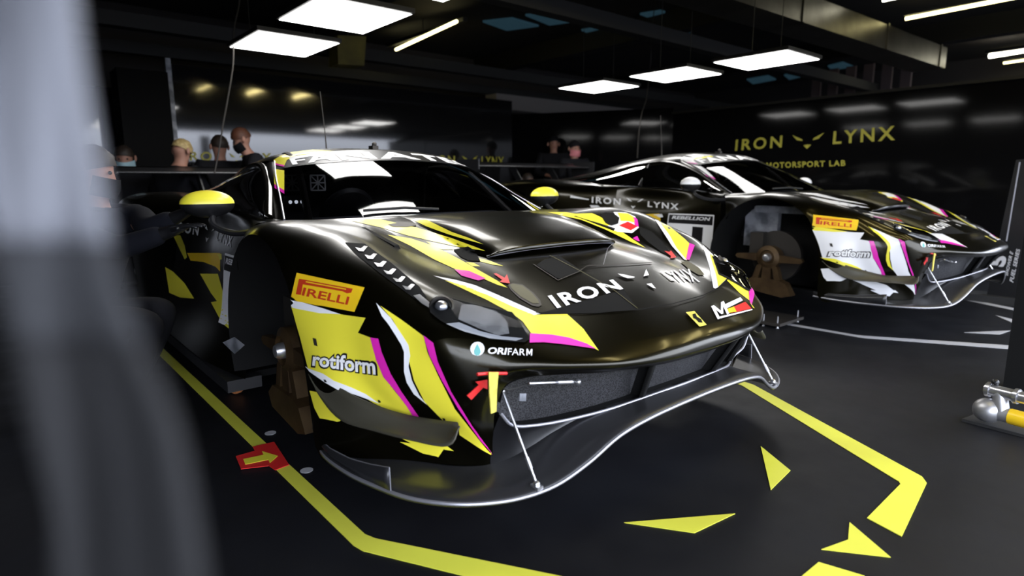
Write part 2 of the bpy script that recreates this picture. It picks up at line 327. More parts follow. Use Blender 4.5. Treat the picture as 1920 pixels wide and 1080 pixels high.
# windscreen frame and pillars
edge = [tuple(WS[i, -1]) for i in range(WS.shape[0])]
for sg in (1, -1):
    E = np.array(edge); E[:, 0] *= sg
    V = []
    for i, e in enumerate(E):
        t = i/(len(E)-1)
        V.append([e, e+[sg*.022, .012, -.006+.006*t], e+[sg*(.05-.012*t), .055, -.018], e+[sg*(.055-.02*t), .085, -.05+.02*t]])
    gobj('windshield_pillar', np.array(V), 'paint', car, body=True)
    MB().tube([tuple(e+[sg*.002, -.001, .003]) for e in E], .0045, 6).build('pillar_trim', 'edge', car)
    # side glass
    B = [(.79,.47,.85),(.80,.70,.868),(.79,1.02,.880),(.78,1.4,.888),(.775,1.75,.895),(.77,2.1,.90)]
    T = [(.78,.48,.855),(.665,.79,1.0),(.588,1.1,1.085),(.565,1.4,1.078),(.535,1.75,1.02),(.56,2.08,.94)]
    Gs = np.array([[np.array(b)*(1-t)+np.array(a)*t+np.array([.02*math.sin(PI*t), 0, .012*math.sin(PI*t)]) for b, a in zip(B, T)] for t in np.linspace(0, 1, 6)])
    Gs = np.array([cr1(r, 5) for r in Gs]); Gs[..., 0] *= sg
    gobj('side_window', Gs, 'glass', car, body=True)
    Tt = cr1(T, 5); Tt[:, 0] *= sg
    Re = [tuple(RF[i, -1]*[sg, 1, 1]) for i in range(0, 28)]
    MB().tube([tuple(p) for p in Tt], .018, 8).build('window_frame', 'paint', car)
    MB().tube([(sg*.79,1.27,.89),(sg*.66,1.30,1.0),(sg*.57,1.33,1.085)], .016, 8).build('window_pillar', 'black', car)
    # door / flank / rear fender
    D = [[(.74,.43,.846),(.80,.43,.842),(.86,.42,.83),(.90,.41,.77),(.915,.40,.67),(.92,.41,.5),(.925,.43,.3),(.94,.43,.19)],
         [(.785,.62,.862),(.805,.62,.855),(.825,.62,.84),(.85,.62,.78),(.865,.62,.69),(.87,.62,.5),(.89,.62,.33),(.97,.62,.19)],
         [(.79,.9,.878),(.80,.9,.87),(.81,.9,.85),(.815,.9,.78),(.85,.9,.66),(.87,.9,.5),(.90,.9,.35),(1.0,.9,.19)],
         [(.775,1.3,.888),(.785,1.3,.88),(.79,1.3,.86),(.80,1.3,.78),(.84,1.3,.66),(.87,1.3,.5),(.91,1.3,.35),(1.0,1.3,.19)],
         [(.77,1.7,.895),(.79,1.7,.89),(.82,1.7,.87),(.86,1.7,.80),(.88,1.7,.68),(.92,1.7,.5),(.95,1.7,.35),(1.0,1.7,.19)]]
    Df = fine(D, 6); Df[..., 0] *= sg
    gobj('door', Df[:22], 'paint', car, body=True)
    gobj('flank_panel', Df[21:], 'paint', car, body=True)
    Q = [[(.50,1.95,.90),(.77,1.7,.895),(.79,1.7,.89),(.82,1.7,.87),(.86,1.7,.80),(.88,1.7,.68),(.92,1.7,.5),(.95,1.7,.35),(1.0,1.7,.19)],
         [(.50,2.1,.93),(.66,2.05,.925),(.78,2.05,.925),(.88,2.05,.90),(.95,2.05,.84),(.98,2.05,.72),(1.0,2.05,.5),(1.0,2.05,.35),(1.0,2.05,.19)],
         [(.50,2.4,.92),(.66,2.35,.935),(.78,2.35,.94),(.90,2.33,.925),(.98,2.32,.87),(1.02,2.34,.70),(1.02,2.29,.5),(1.01,2.28,.35),(1.0,2.3,.19)]]
    Q2 = [[(.50,2.4,.92),(.66,2.35,.935),(.78,2.35,.94),(.90,2.33,.925),(.98,2.32,.87),(1.02,2.34,.70)],
          [(.52,2.55,.92),(.66,2.5,.94),(.78,2.5,.945),(.90,2.48,.93),(.98,2.47,.89),(1.02,2.48,.79)],
          [(.55,2.8,.91),(.68,2.71,.935),(.79,2.71,.94),(.90,2.71,.93),(.98,2.71,.895),(1.02,2.71,.835)],
          [(.58,3.0,.90),(.70,2.93,.92),(.80,2.93,.925),(.90,2.93,.91),(.97,2.94,.87),(1.01,2.94,.78)],
          [(.60,3.2,.88),(.72,3.1,.90),(.82,3.1,.905),(.90,3.1,.89),(.96,3.1,.84),(1.0,3.1,.62)],
          [(.62,3.4,.87),(.72,3.38,.87),(.82,3.37,.87),(.90,3.36,.85),(.94,3.35,.80),(.95,3.34,.55)]]
    a = fine(Q, 5); a[..., 0] *= sg; gobj('rear_fender', a, 'paint', car, body=True)
    b = fine(Q2, 5); b[..., 0] *= sg; gobj('rear_fender', b, 'paint', car, body=True)
    V = []; Fc = []
    for k in range(25):
        aa = math.radians(-20)+math.radians(220)*k/24
        for xx in (1.015, .62): V.append((sg*xx, 2.71-.42*math.cos(aa), max(.16, .42+.42*math.sin(aa))))
    for k in range(24): Fc.append((2*k, 2*k+1, 2*k+3, 2*k+2))
    mobj('wheel_arch_liner', V, Fc, 'matte', car)
    MB().box((sg*.93, 1.35, .155), (.14, 1.75, .05)).build('side_skirt', 'carbon', car)
# tail, floor pan, wing
MB().prism([(-.62,3.40,.87),(.62,3.40,.87),(.94,3.36,.80),(.94,3.36,.22),(-.94,3.36,.22),(-.94,3.36,.80)], (0, .03, 0)).build('rear_bumper', 'black', car)
box('floor_pan', (0, 1.35, .165), (1.2, 4.1, .03), 'matte', car)
MB().box((0, 1.4, .165), (1.86, 1.7, .03)).build('floor_pan', 'matte', car)
wg = [[(x, y, z) for y, z in ((3.42,1.085),(3.46,1.10),(3.56,1.105),(3.68,1.125),(3.72,1.14),(3.68,1.11),(3.56,1.085),(3.46,1.078),(3.42,1.085))] for x in np.linspace(-.93, .93, 9)]
gobj('rear_wing', np.array(wg), 'carbon', car)
for sg in (1, -1):
    MB().prism([(sg*.94,3.36,1.16),(sg*.94,3.76,1.16),(sg*.94,3.76,.98),(sg*.94,3.48,.96),(sg*.94,3.36,1.05)], (sg*.012, 0, 0)).build('wing_end_plate', 'carbon', car)
    MB().prism([(sg*.30,3.30,.86),(sg*.30,3.40,.86),(sg*.30,3.62,1.10),(sg*.30,3.50,1.10)], (sg*.012, 0, 0)).build('wing_support', 'black', car)
# --- wheel hub fixtures (bronze jig bolted to hub) + brake disc
def hub(sg, y):
    h = empty('wheel_hub'); h.parent = car
    m = MB(); m.lathe((sg*.80, y, .403), (sg, 0, 0), [(.06, -.05), (.185, -.04), (.185, .0), (.06, .005)], 32); m.build('brake_disc', 'iron', h)
    m = MB(); m.box((sg*.80, y+.13, .47), (.10, .10, .20)); m.build('brake_caliper', 'iron', h)
    m = MB(); x = sg*.90
    m.lathe((x, y, .403), (sg, 0, 0), [(.075, -.07), (.085, -.02), (.085, .02), (.055, .035), (.05, .02)], 28)
    for s in (1, -1):
        m.prism([(x-sg*.015, y+s*.05, .43), (x-sg*.015, y+s*.24, .412), (x-sg*.015, y+s*.25, .395), (x-sg*.015, y+s*.235, .38), (x-sg*.015, y+s*.05, .37)], (sg*.035, 0, 0))
        m.prism([(x-sg*.02, y+s*.03, .36), (x-sg*.02, y+s*.075, .34), (x-sg*.02, y+s*.12, .20), (x-sg*.02, y+s*.08, .185)], (sg*.045, 0, 0))
    m.prism([(x-sg*.005, y-.03, .36), (x-sg*.005, y+.03, .36), (x-sg*.005, y+.035, .20), (x-sg*.005, y-.035, .20)], (sg*.03, 0, 0))
    m.prism([(x-sg*.03, y-.15, .23), (x-sg*.03, y-.10, .25), (x-sg*.03, y+.10, .25), (x-sg*.03, y+.15, .21), (x-sg*.03, y+.12, .16), (x-sg*.03, y-.13, .13), (x-sg*.03, y-.20, .15)], (sg*.07, 0, 0))
    m.build('hub_casting', 'bronze', h)
    MB().lathe((x+sg*.01, y, .403), (sg, 0, 0), [(.03, -.02), (.03, .03), (.022, .045), (.008, .05)], 20).build('hub_centre', 'silver', h)
    return h
HUBS = [hub(sg, y) for sg in (1, -1) for y in (0, 2.71)]

# --- interior
MB().prism([(-.62,.30,.80),(.62,.30,.80),(.55,.62,.84),(-.55,.62,.84)], (0, 0, -.3)).build('dashboard', 'seat', car)
def arc(pts, r, name, m='iron'): MB().tube([tuple(p) for p in cr1(pts, 5)], r, 8).build(name, m, car)
for sg in (1, -1):
    arc([(sg*.60,.48,.80),(sg*.50,.85,1.08),(sg*.46,1.15,1.13),(sg*.50,1.3,.9),(sg*.5,1.32,.5)], .018, 'roll_cage_bar')
arc([(-.46,1.15,1.12),(0,1.18,1.15),(.46,1.15,1.12)], .018, 'roll_cage_bar')
arc([(-.5,1.3,.6),(0,1.24,.88),(.46,1.18,1.1)], .016, 'roll_cage_bar')
arc([(.5,1.3,.6),(0,1.26,.88),(-.46,1.2,1.1)], .016, 'roll_cage_bar')
MB().prism([(-.14,1.05,.35),(-.14,1.0,.75),(-.14,1.06,1.0),(-.14,1.16,1.02),(-.14,1.2,.4)], (-.42, 0, 0)).build('race_seat', 'seat', car)
MB().prism([(-.6,1.3,.3),(.6,1.3,.3),(.55,1.3,.95),(.45,1.3,1.12),(-.45,1.3,1.12),(-.55,1.3,.95)], (0, .02, 0)).build('firewall', 'matte', car)
MB().lathe((-.30,.72,.83), (0, .8, .35), [(.135, 0), (.15, .012), (.15, .022), (.12, .03), (.115, .01)], 26).build('steering_wheel', 'black', car)
# window net squares and camera box behind the screen
for cx, cz, cy in ((-.555, 1.0, .78), (-.445, 1.0, .74)):
    m = MB(); s = .036
    for k in range(3):
        a = -s+k*s
        m.box((cx+a, cy, cz), (.006, .004, 2*s)).box((cx, cy, cz+a), (2*s, .004, .006))
    for r_ in (PI/4, -PI/4): m.box((cx, cy, cz), (2.7*s, .004, .005), Matrix.Rotation(r_, 3, 'Y'))
    m.build('window_net', 'net', car)
g_ = MB().box((-.575,.72,.905), (.12,.06,.07)).build('switch_panel', 'black', car)
for k in range(3): MB().sph((-.605+k*.028,.688,.912), .0085, 10, 6).build('indicator_lamp', 'led', car)

# --- splitter
SO = [(0,-1.143,.332),(.15,-1.14,.328),(.29,-1.133,.317),(.40,-1.12,.292),(.50,-1.10,.238),(.60,-1.075,.196),(.70,-1.045,.182),(.79,-1.00,.18),(.86,-.94,.18),(.92,-.85,.18),(.955,-.74,.18),(.98,-.62,.18),(.985,-.48,.18),(.965,-.36,.18)]
SI = [(0,-1.06,.34),(.15,-1.055,.338),(.29,-1.03,.328),(.40,-.99,.305),(.48,-.95,.27),(.54,-.92,.235),(.60,-.89,.205),(.655,-.86,.19),(.70,-.83,.185),(.75,-.78,.185),(.80,-.70,.185),(.86,-.62,.185),(.91,-.50,.185),(.94,-.37,.185)]
so, si = cr1(SO, 5), cr1(SI, 5)
rows = []
for a, b in zip(so, si):
    d = b-a
    rows.append([a+[0, .004, -.008], a+[0, .0, 0], a+d*.05+[0, 0, .006], a+d*.35+[0, 0, .004], a+d*.7+[0, 0, -.004*0], b, b+[0, .02, .0]])
Gsp = np.array(rows); spl = np.concatenate([flipx(Gsp)[::-1][:-1], Gsp], 0)
gobj('front_splitter', spl, 'carbon', car, thick=.008)
SOf = [tuple(p) for p in np.concatenate([so[::-1]*[-1, 1, 1], so[1:]])]
MB().tube([(p[0], p[1]-.001, p[2]) for p in SOf], .0055, 8).build('splitter_edge', 'edge', car)
for sg in (1, -1):
    fo = [(.965,-.36,.19,.205),(.98,-.50,.19,.215),(.975,-.62,.19,.225),(.962,-.72,.19,.24),(.945,-.795,.188,.253)]
    Gf = np.array([[(sg*x, y, a), (sg*(x+.004), y, (a+b)/2), (sg*x, y, b)] for x, y, a, b in fo]); Gf = np.array(cr1(Gf, 4))
    gobj('splitter_fence', Gf, 'carbon', car, thick=.005)
    MB().tube([(sg*.965,-.36,.205),(sg*.98,-.50,.215),(sg*.975,-.62,.225),(sg*.962,-.72,.24),(sg*.945,-.795,.253),(sg*.945,-.797,.188)], .002, 6).build('fence_edge', 'edge', car)
    # canard
    IN = [(.985,-.405,.440),(.968,-.50,.422),(.938,-.60,.396),(.89,-.68,.372),(.85,-.735,.358),(.82,-.80,.358),(.785,-.885,.365)]
    OU = [(.998,-.410,.430),(.992,-.475,.372),(.975,-.576,.325),(.935,-.70,.322),(.895,-.805,.322),(.835,-.912,.322),(.80,-.915,.368)]
    i_, o_ = cr1(IN, 5), cr1(OU, 5)
    Gc = np.array([[a*(1-t)+b*t+np.array([0, 0, -.012*math.sin(PI*t)]) for t in (0, .2, .4, .6, .8, 1)] for a, b in zip(i_, o_)]); Gc[..., 0] *= sg
    gobj('canard', Gc, 'canard', car, thick=.004)
    # struts
    a, b = Vector((sg*.645,-.905,.425)), Vector((sg*.648,-1.05,.205)); d = (b-a)
    q = MB(); q.tube([a, a+d*.72], .0042, 8); q.tube([a+d*.72, a+d*.84], .0065, 8); q.tube([a+d*.84, b], .0042, 8); q.sph(b, .010, 10, 6); q.sph(a, .008, 10, 6); q.box(b+Vector((0, .0, -.008)), (.02, .03, .012))
    q.build('splitter_strut', 'silver', car)
# --- mouth interior: radiator mesh, dividers, lower lip
MTp = [(0,-1.13,.462),(.2,-1.12,.464),(.38,-1.085,.47),(.52,-1.03,.478),(.61,-.975,.475),(.655,-.935,.45),(.665,-.92,.40)]
MBt = [(0,-1.065,.345),(.2,-1.05,.338),(.34,-1.02,.325),(.46,-.965,.308),(.55,-.93,.306),(.625,-.925,.325),(.665,-.92,.37)]
tp, bt = cr1(MTp, 5), cr1(MBt, 5)
Gm = np.array([[np.array(t)+[0, .055, -.0], (t+b)/2+[0, .06, 0], np.array(b)+[0, .05, 0]] for t, b in zip(tp, bt)])
gobj('radiator_grille', np.concatenate([flipx(Gm)[::-1][:-1], Gm], 0), 'grid', car)
for Gx, nm in ((tp, 'top'), (bt, 'bottom')):
    Gd = np.array([[p, p+np.array([0, .06, 0])] for p in Gx]); gobj('grille_duct', np.concatenate([flipx(Gd)[::-1][:-1], Gd], 0), 'matte', car)
fb = [tuple(p*[-1, 1, 1]) for p in bt[::-1]]+[tuple(p) for p in bt[1:]]
MB().tube(fb, .0048, 8).build('grille_lip', 'edge', car)
Gu = np.array([[b, b*.5+s*.5+np.array([0, .02, 0]), s] for b, s in zip(cr1(MBt, 10), cr1([SI[i] for i in (0, 1, 2, 3, 5, 6, 7)], 10))])
gobj('undertray_ramp', np.concatenate([flipx(Gu)[::-1][:-1], Gu], 0), 'black', car)
for x1, x2 in ((-.24, -.20), (.24, .20), (.47, .43), (-.47, -.43)):
    it = min(range(len(tp)), key=lambda k: abs(tp[k][0]-abs(x1))); ib = min(range(len(bt)), key=lambda k: abs(bt[k][0]-abs(x2)))
    A, B = tp[it].copy(), bt[ib].copy(); A[0] *= (1 if x1 > 0 else -1); B[0] *= (1 if x1 > 0 else -1)
    if abs(x1) > .4 and x1 < 0: continue
    V = []
    for t in np.linspace(0, 1, 5):
        p = A*(1-t)+B*t; V.append([p+[-.009, .01, 0], p+[-.009, -.0, 0], p+[.009, -.0, 0], p+[.009, .01, 0], p+[.0, .05, 0]])
    gobj('grille_divider', np.array(V), 'matte', car)
# --- mirrors
for sg in (1, -1):
    cx, cy, cz = sg*.975, .635, .915
    m = MB(); n, k = 20, 8; V = []; Fc = []
    for i in range(k+1):
        th = PI/2*i/k
        for j in range(n): V.append((cx+.108*math.cos(th)*math.cos(2*PI*j/n)*(1.0), cy+.06*math.cos(th)*math.sin(2*PI*j/n), cz+.056*math.sin(th)))
    for i in range(k):
        for j in range(n): Fc.append((i*n+j, i*n+(j+1) % n, (i+1)*n+(j+1) % n, (i+1)*n+j))
    mobj('mirror_cap', V, Fc, 'yellow', car)
    V = [(x-sg*.0, y, cz-(z-cz)*1.05) for x, y, z in V]; mobj('mirror_shell', V, Fc, 'black', car)
    MB().tube([tuple(p) for p in cr1([(cx-sg*.02, cy, .885), (cx-sg*.0, cy-.06, .83), (cx-sg*.04, cy-.16, .80), (cx-sg*.08, cy-.30, .81), (cx-sg*.11, cy-.42, .83)], 6)], [.013]*25, 8).build('mirror_stalk', 'carbon', car)
# roof bits
MB().tube([(-.0,1.62,1.14),(-.0,1.63,1.30),(-.01,1.65,1.565)], [.007, .003, .0025], 6).build('whip_antenna', 'iron', car)
MB().box((0,1.0,1.193), (.035,.05,.02)).sph((0,.99,1.21), .014, 10, 6).build('roof_camera', 'iron', car)

BVH = BVHTree.FromPolygons([Vector(v) for v in BODY_V], BODY_F)

# ------------------------------------------------------------------ decals wrapped on the bodywork
def dense(pts2, faces, L):
    bm = bmesh.new(); vs = [bm.verts.new((p[0], p[1], 0)) for p in pts2]
    for f in faces:
        try: bm.faces.new([vs[i] for i in f])
        except ValueError: pass
    bmesh.ops.triangulate(bm, faces=bm.faces)
    for _ in range(7):
        E = [e for e in bm.edges if e.calc_length() > L]
        if not E: break
        bmesh.ops.subdivide_edges(bm, edges=E, cuts=1); bmesh.ops.triangulate(bm, faces=[f for f in bm.faces if len(f.verts) > 3])
    bm.verts.index_update(); V = [(v.co.x, v.co.y) for v in bm.verts]; Fc = [tuple(v.index for v in f.verts) for f in bm.faces]; bm.free(); return V, Fc
def wrap(name, V2, Fc, m, off, car_no=1, mode='px', mirrored=False, parent=None, maxe=.12, **p):
    o, R = cam_local(car_no); P = []; last = 2.0
    for u, v in V2:
        if mode == 'px': org, d = o, (R @ pix_dir(u, v)).normalized()
        elif mode == 'top': org, d = Vector((u, v, 2.5)), Vector((0, 0, -1))
        elif mode == 'front': org, d = Vector((u, -3, v)), Vector((0, 1, 0))
        elif mode == 'right': org, d = Vector((-3, u, v)), Vector((1, 0, 0))
        h, nrm, idx, dist = BVH.ray_cast(org, d)
        if h is None: h, nrm, idx, _d = BVH.find_nearest(org+d*last)
        else: last = dist
        if nrm.dot(d) > 0: nrm = -nrm
        P.append(h+nrm*off)
    Fc = [f for f in Fc if all((P[f[i]]-P[f[(i+1) % 3]]).length < maxe for i in range(3))]
    if mirrored: P = [Vector((-q.x, q.y, q.z)) for q in P]; Fc = [f[::-1] for f in Fc]
    return mobj(name, P, Fc, m, car if parent is None else parent, **p)
LAY = .0013
def decal(pts, m, layer=1, name='livery_patch', car_no=1, mode='px', s=1, o=(0, 0), mirrored=False, L=None, **p):
    pts = [(o[0]+x/s, o[1]+y/s) for x, y in pts]
    V3 = [Vector((x, y, 0)) for x, y in pts]; tris = tessellate_polygon([V3])
    V, Fc = dense(pts, tris, L or (9 if car_no == 1 else 5) if mode == 'px' else .04)
    return wrap(name, V, Fc, m, LAY*layer, car_no, mode, mirrored, **p)
def text_mesh(t, bold=.0, shear=0, space=1.0, res=3):
    c = bpy.data.curves.new('t', 'FONT'); c.body = t; c.offset = bold; c.shear = shear; c.space_character = space; c.resolution_u = res
    ob = bpy.data.objects.new('t', c); COL.objects.link(ob); dg = bpy.context.evaluated_depsgraph_get(); me = bpy.data.meshes.new_from_object(ob.evaluated_get(dg))
    me.calc_loop_triangles(); V = [tuple(v.co[:2]) for v in me.vertices]; Fc = [tuple(q.vertices) for q in me.loop_triangles]
    bpy.data.objects.remove(ob); bpy.data.curves.remove(c); bpy.data.meshes.remove(me); return V, Fc
def quadmap(V, quad, bb=None):
    bl, br, tr, tl = [Vector((*q, 0)) if len(q) == 2 else Vector(q) for q in quad]
    xs = [v[0] for v in V]; ys = [v[1] for v in V]; x0, x1, y0, y1 = bb or (min(xs), max(xs), min(ys), max(ys)); out = []
    for x, y in V:
        a, b = (x-x0)/(x1-x0), (y-y0)/(y1-y0); out.append((bl*(1-a)+br*a)*(1-b)+(tl*(1-a)+tr*a)*b)
    return out
def letters(t, quad, m, layer=2, name='lettering', car_no=1, mode='px', bold=.0, shear=0, space=1., s=1, o=(0, 0), bb=None, L=None, **p):
    V, Fc = text_mesh(t, bold, shear, space); quad = [(o[0]+x/s, o[1]+y/s) for x, y in quad]
    V = quadmap(V, quad, bb); V, Fc = dense([(v.x, v.y) for v in V], Fc, L or (8 if mode == 'px' else .03))
    return wrap(name, V, Fc, m, LAY*layer, car_no, mode, **p)
def ribbon(pts, wd, m, layer=1, name='gap_sheen_line', car_no=1, **k):
    P = [Vector(p) for p in pts]; Lf = []; Rt = []
    for i, p in enumerate(P):
        t = (P[min(i+1, len(P)-1)]-P[max(i-1, 0)]).normalized(); n = Vector((-t.y, t.x))*wd/2; Lf.append(p+n); Rt.append(p-n)
    V = [tuple(q) for q in Lf+Rt]; n = len(P); Fc = [(i, i+1, n+i+1, n+i) for i in range(n-1)]
    V, Fc = dense(V, Fc, 9); return wrap(name, V, Fc, m, LAY*layer, car_no, **k)
GM = [(0,0),(0,1),(.22,1),(.5,.45),(.78,1),(1,1),(1,0),(.80,0),(.80,.66),(.57,.2),(.43,.2),(.20,.66),(.20,0)]
def letter_m(quad, m, layer=2, name='lettering', s=1, o=(0, 0), car_no=1):
    V = quadmap(GM, [(o[0]+x/s, o[1]+y/s) for x, y in quad], (0, 1, 0, 1)); return decal([(v.x, v.y) for v in V], m, layer, name, car_no)
# number of px->part helpers; A = zoom 3x from (500,500), B = 3x (480,240), Cc = 3x (900,360), Q4 = 4x (960,240)
A = dict(s=3, o=(500, 500)); B_ = dict(s=3, o=(480, 240)); C_ = dict(s=3, o=(900, 360)); Q_ = dict(s=4, o=(960, 240))
def both(fn, *a, **k): return fn(*a, **k), fn(*a, mirrored=True, **k)

# right front fender block
decal([(170,35),(552,118),(495,255),(135,188)], 'plate_y', 1, 'sponsor_sticker', **A)
decal([(185,70),(212,74),(196,160),(168,155)], 'redbrown', 2, 'sponsor_lettering', **A)
decal([(190,70),(487,126),(478,148),(455,152),(430,140),(205,100)], 'redbrown', 2, 'sponsor_lettering', **A)
decal([(225,84),(452,127),(450,133),(224,90)], 'plate_y', 3, 'sponsor_lettering', **A)
letters('IRELLI', [(200,162),(458,216),(470,172),(212,118)], 'redbrown', 2, 'sponsor_lettering', bold=.02, **A)
decal([(132,188),(200,200),(320,235),(420,268),(300,262),(150,232),(140,220)], 'white', 2, **A)
decal([(140,224),(300,250),(440,272),(558,288),(515,372),(590,400),(625,520),(665,625),(730,710),(800,790),(830,850),(700,812),(600,765),(480,690),(360,650),(235,575),(190,400)], 'yellow', 1, **A)
decal([(222,560),(245,590),(330,650),(400,690),(510,722),(640,770),(560,715),(480,678),(380,640),(320,600),(240,572)], 'white', 2, **A)
decal([(585,398),(630,405),(650,480),(700,600),(760,700),(830,800),(866,852),(832,850),(790,782),(720,690),(660,620),(618,520)], 'magenta', 2, 'livery_stripe', **A)
decal([(617,205),(700,290),(800,440),(810,500),(800,560),(820,640),(860,720),(905,775),(830,715),(790,650),(775,590),(775,480),(760,440),(690,330),(650,280)], 'white', 2, 'livery_stripe', **A)
decal([(640,220),(760,300),(885,392),(905,480),(960,600),(1060,800),(1240,1030),(1276,1066),(1220,1035),(1085,945),(1080,880),(990,862),(890,760),(830,640),(800,520),(790,440),(710,300)], 'yellow', 1, **A)
decal([(885,388),(940,428),(965,530),(1040,700),(1150,880),(1270,1055),(1200,970),(1080,795),(990,640),(920,500)], 'magenta', 3, 'livery_stripe', **A)
decal([(242,697),(290,705),(330,770),(402,872),(300,850),(278,795)], 'yellow', 1, **A)
decal([(750,985),(840,995),(920,1035),(965,1068),(880,1050)], 'yellow', 1, **A)
decal([(970,1000),(1010,1003),(1053,1036),(1000,1028)], 'yellow', 1, **A)
letters('rotiform', [(252,566),(628,614),(622,500),(262,470)], 'black', 2, 'sponsor_lettering', bold=.075, L=5, **A)
letters('rotiform', [(262,556),(618,606),(612,512),(270,480)], 'paper', 3, 'sponsor_lettering', bold=.028, L=5, **A)
decal([(262,400),(282,405),(290,448),(270,440)], 'iron', 2, 'vent_slot', **A)
for x, y in ((335,640),(637,752),(1000,852)): decal([(x-8,y-8),(x+4,y-6),(x+12,y+6),(x-2,y+8)], 'matte', 4, 'bolt_head', **A)
# nose text
letters('ORI', [(1243,490),(1352,497),(1352,460),(1246,454)], 'paper', 2, 'sponsor_lettering', bold=.03, shear=.15, **A)
letters('FAR', [(1356,498),(1452,502),(1454,465),(1357,461)], 'paper', 2, 'sponsor_lettering', bold=.004, **A)
letter_m([(1460,502),(1492,503),(1494,466),(1461,465)], 'paper', 2, 'sponsor_lettering', **A)
decal([(1185+40*math.cos(a), 463+38*math.sin(a)) for a in np.linspace(0, 2*PI, 17)[:-1]], 'paper', 2, 'sponsor_logo', **A)
decal([(1184,436),(1200,465),(1204,482),(1195,498),(1180,500),(1168,492),(1166,475),(1174,455)], 'teal', 3, 'sponsor_logo', **A)
# headlight side spear
decal([(935,52),(1060,75),(1170,105),(1300,160),(1400,205),(1540,268),(1500,275),(1380,225),(1250,165),(1100,110)], 'white', 1, 'livery_stripe', **A)
decal([(1000,78),(1110,108),(1250,165),(1380,225),(1500,272),(1690,268),(1780,350),(1868,474),(1800,438),(1700,405),(1490,380),(1440,310),(1380,265),(1240,190)], 'yellow', 1, **A)
decal([(1480,378),(1600,385),(1700,402),(1800,436),(1850,465),(1690,442),(1560,428),(1478,430)], 'magenta', 2, 'livery_stripe', **A)
# hood swooshes
decal([(530,522),(620,514),(700,515),(900,560),(1100,620),(1230,668),(1292,692),(1150,672),(1000,640),(850,605),(700,560)], 'yellow', 1, **B_)
decal([(868,512),(960,517),(1100,585),(1200,620),(1282,656),(1180,628),(1080,598),(960,555)], 'yellow', 1, **B_)
decal([(740,602),(870,622),(1000,665),(1150,742),(1290,822),(1360,862),(1415,900),(1360,885),(1280,850),(1130,800),(1000,740),(870,665)], 'yellow', 1, 'livery_stripe', **B_)
decal([(1115,798),(1200,808),(1292,850),(1250,862),(1155,834)], 'magenta', 2, 'livery_stripe', **B_)
decal([(958,640),(1040,655),(1112,686),(1050,686),(995,668)], 'yellow', 1, 'livery_stripe', **B_)
decal([(1248,732),(1320,750),(1392,778),(1330,770),(1262,752)], 'yellow', 1, 'livery_stripe', **B_)
decal([(1180,755),(1225,760),(1262,780),(1215,778)], 'yellow', 1, 'livery_stripe', **B_)
decal([(1110,688),(1195,668),(1232,690),(1262,752),(1200,750),(1150,728)], 'matte', 2, 'fender_vent', **B_)
decal([(742,545),(800,536),(890,540),(905,550),(850,560),(770,558)], 'iron', 2, 'fender_vent', **B_)
decal([(1336,825),(1352,822),(1398,848),(1412,828),(1428,880),(1368,872),(1384,860)], 'red', 3, 'tow_arrow_sticker', **B_)
decal([(1418,885),(1440,876),(1500,884),(1560,930),(1598,972),(1606,998),(1590,1010),(1550,1002),(1480,960),(1430,912)], 'iron', 2, 'hood_pin_cover', **B_)
decal([(1428,888),(1445,882),(1497,891),(1550,932),(1585,972),(1592,992),(1555,992),(1490,955),(1438,910)], 'gold', 3, 'hood_pin_cover', **B_)
# louvre strip on the fender; silver shapes paint the glints on its blades
decal([(500,645),(610,652),(760,760),(920,895),(960,955),(890,960),(700,820),(560,710)], 'matte', 1, 'louvre_strip', **B_)
for k in range(6):
    x, y = 585+k*53, 688+k*43
    decal([(x-28,y-10),(x+2,y-2),(x+22,y-18),(x+42,y-14),(x+18,y+14),(x-8,y+12)], 'silver', 4, 'louvre_blade_glint', **B_)
decal([(885,948),(920,940),(975,985),(972,1015),(930,990)], 'silver', 3, 'louvre_blade_glint', **B_)
# hood lettering and lynx face
E_ = dict(s=5.3333, o=(1000, 440))
letters('IRON', [(238,748),(900,552),(792,455),(140,622)], 'paper', 3, bold=.035, space=1.25, **E_)
letters('LYNX', [(1380,465),(1665,482),(1560,350),(1262,375)], 'paper', 3, bold=.02, space=1.2, L=4, **E_)
decal([(840,398),(900,406),(1014,432),(1000,442),(940,446),(880,424)], 'paper', 3, 'face_emblem', **E_)
decal([(1126,352),(1154,412),(1098,428)], 'paper', 3, 'face_emblem', **E_)
decal([(1128,502),(1178,494),(1222,547),(1190,540)], 'paper', 3, 'face_emblem', **E_)
# panel seams and painted hood reflections
ribbon([(1004,588),(1013,589),(1090,589),(1197,583),(1260,572),(1317,556),(1345,542),(1372,517)], 1.6, 'matte', 4)
ribbon([(1000,497),(1046,527),(1085,511),(1100,500),(1133,498),(1222,494)], 1.5, 'iron', 3)
ribbon([(1150,455),(1139,468),(1131,498)], 1.5, 'edge', 3)
ribbon([(1030,480),(1092,512),(1150,545),(1195,580)], 1.3, 'gold', 3)  # gold line painted along the border of the hood reflection
decal([(1018,489),(1047,480),(1090,508),(1047,524),(1006,498)], 'matte', 2, 'hood_dark_reflection')  # black quad paints a dark reflection in the hood, not a separate part
decal([(1005,590),(1170,543),(1195,580),(1120,588)], 'matte', 1, 'hood_reflection_shape')  # black shape paints the dark side of the hood reflection
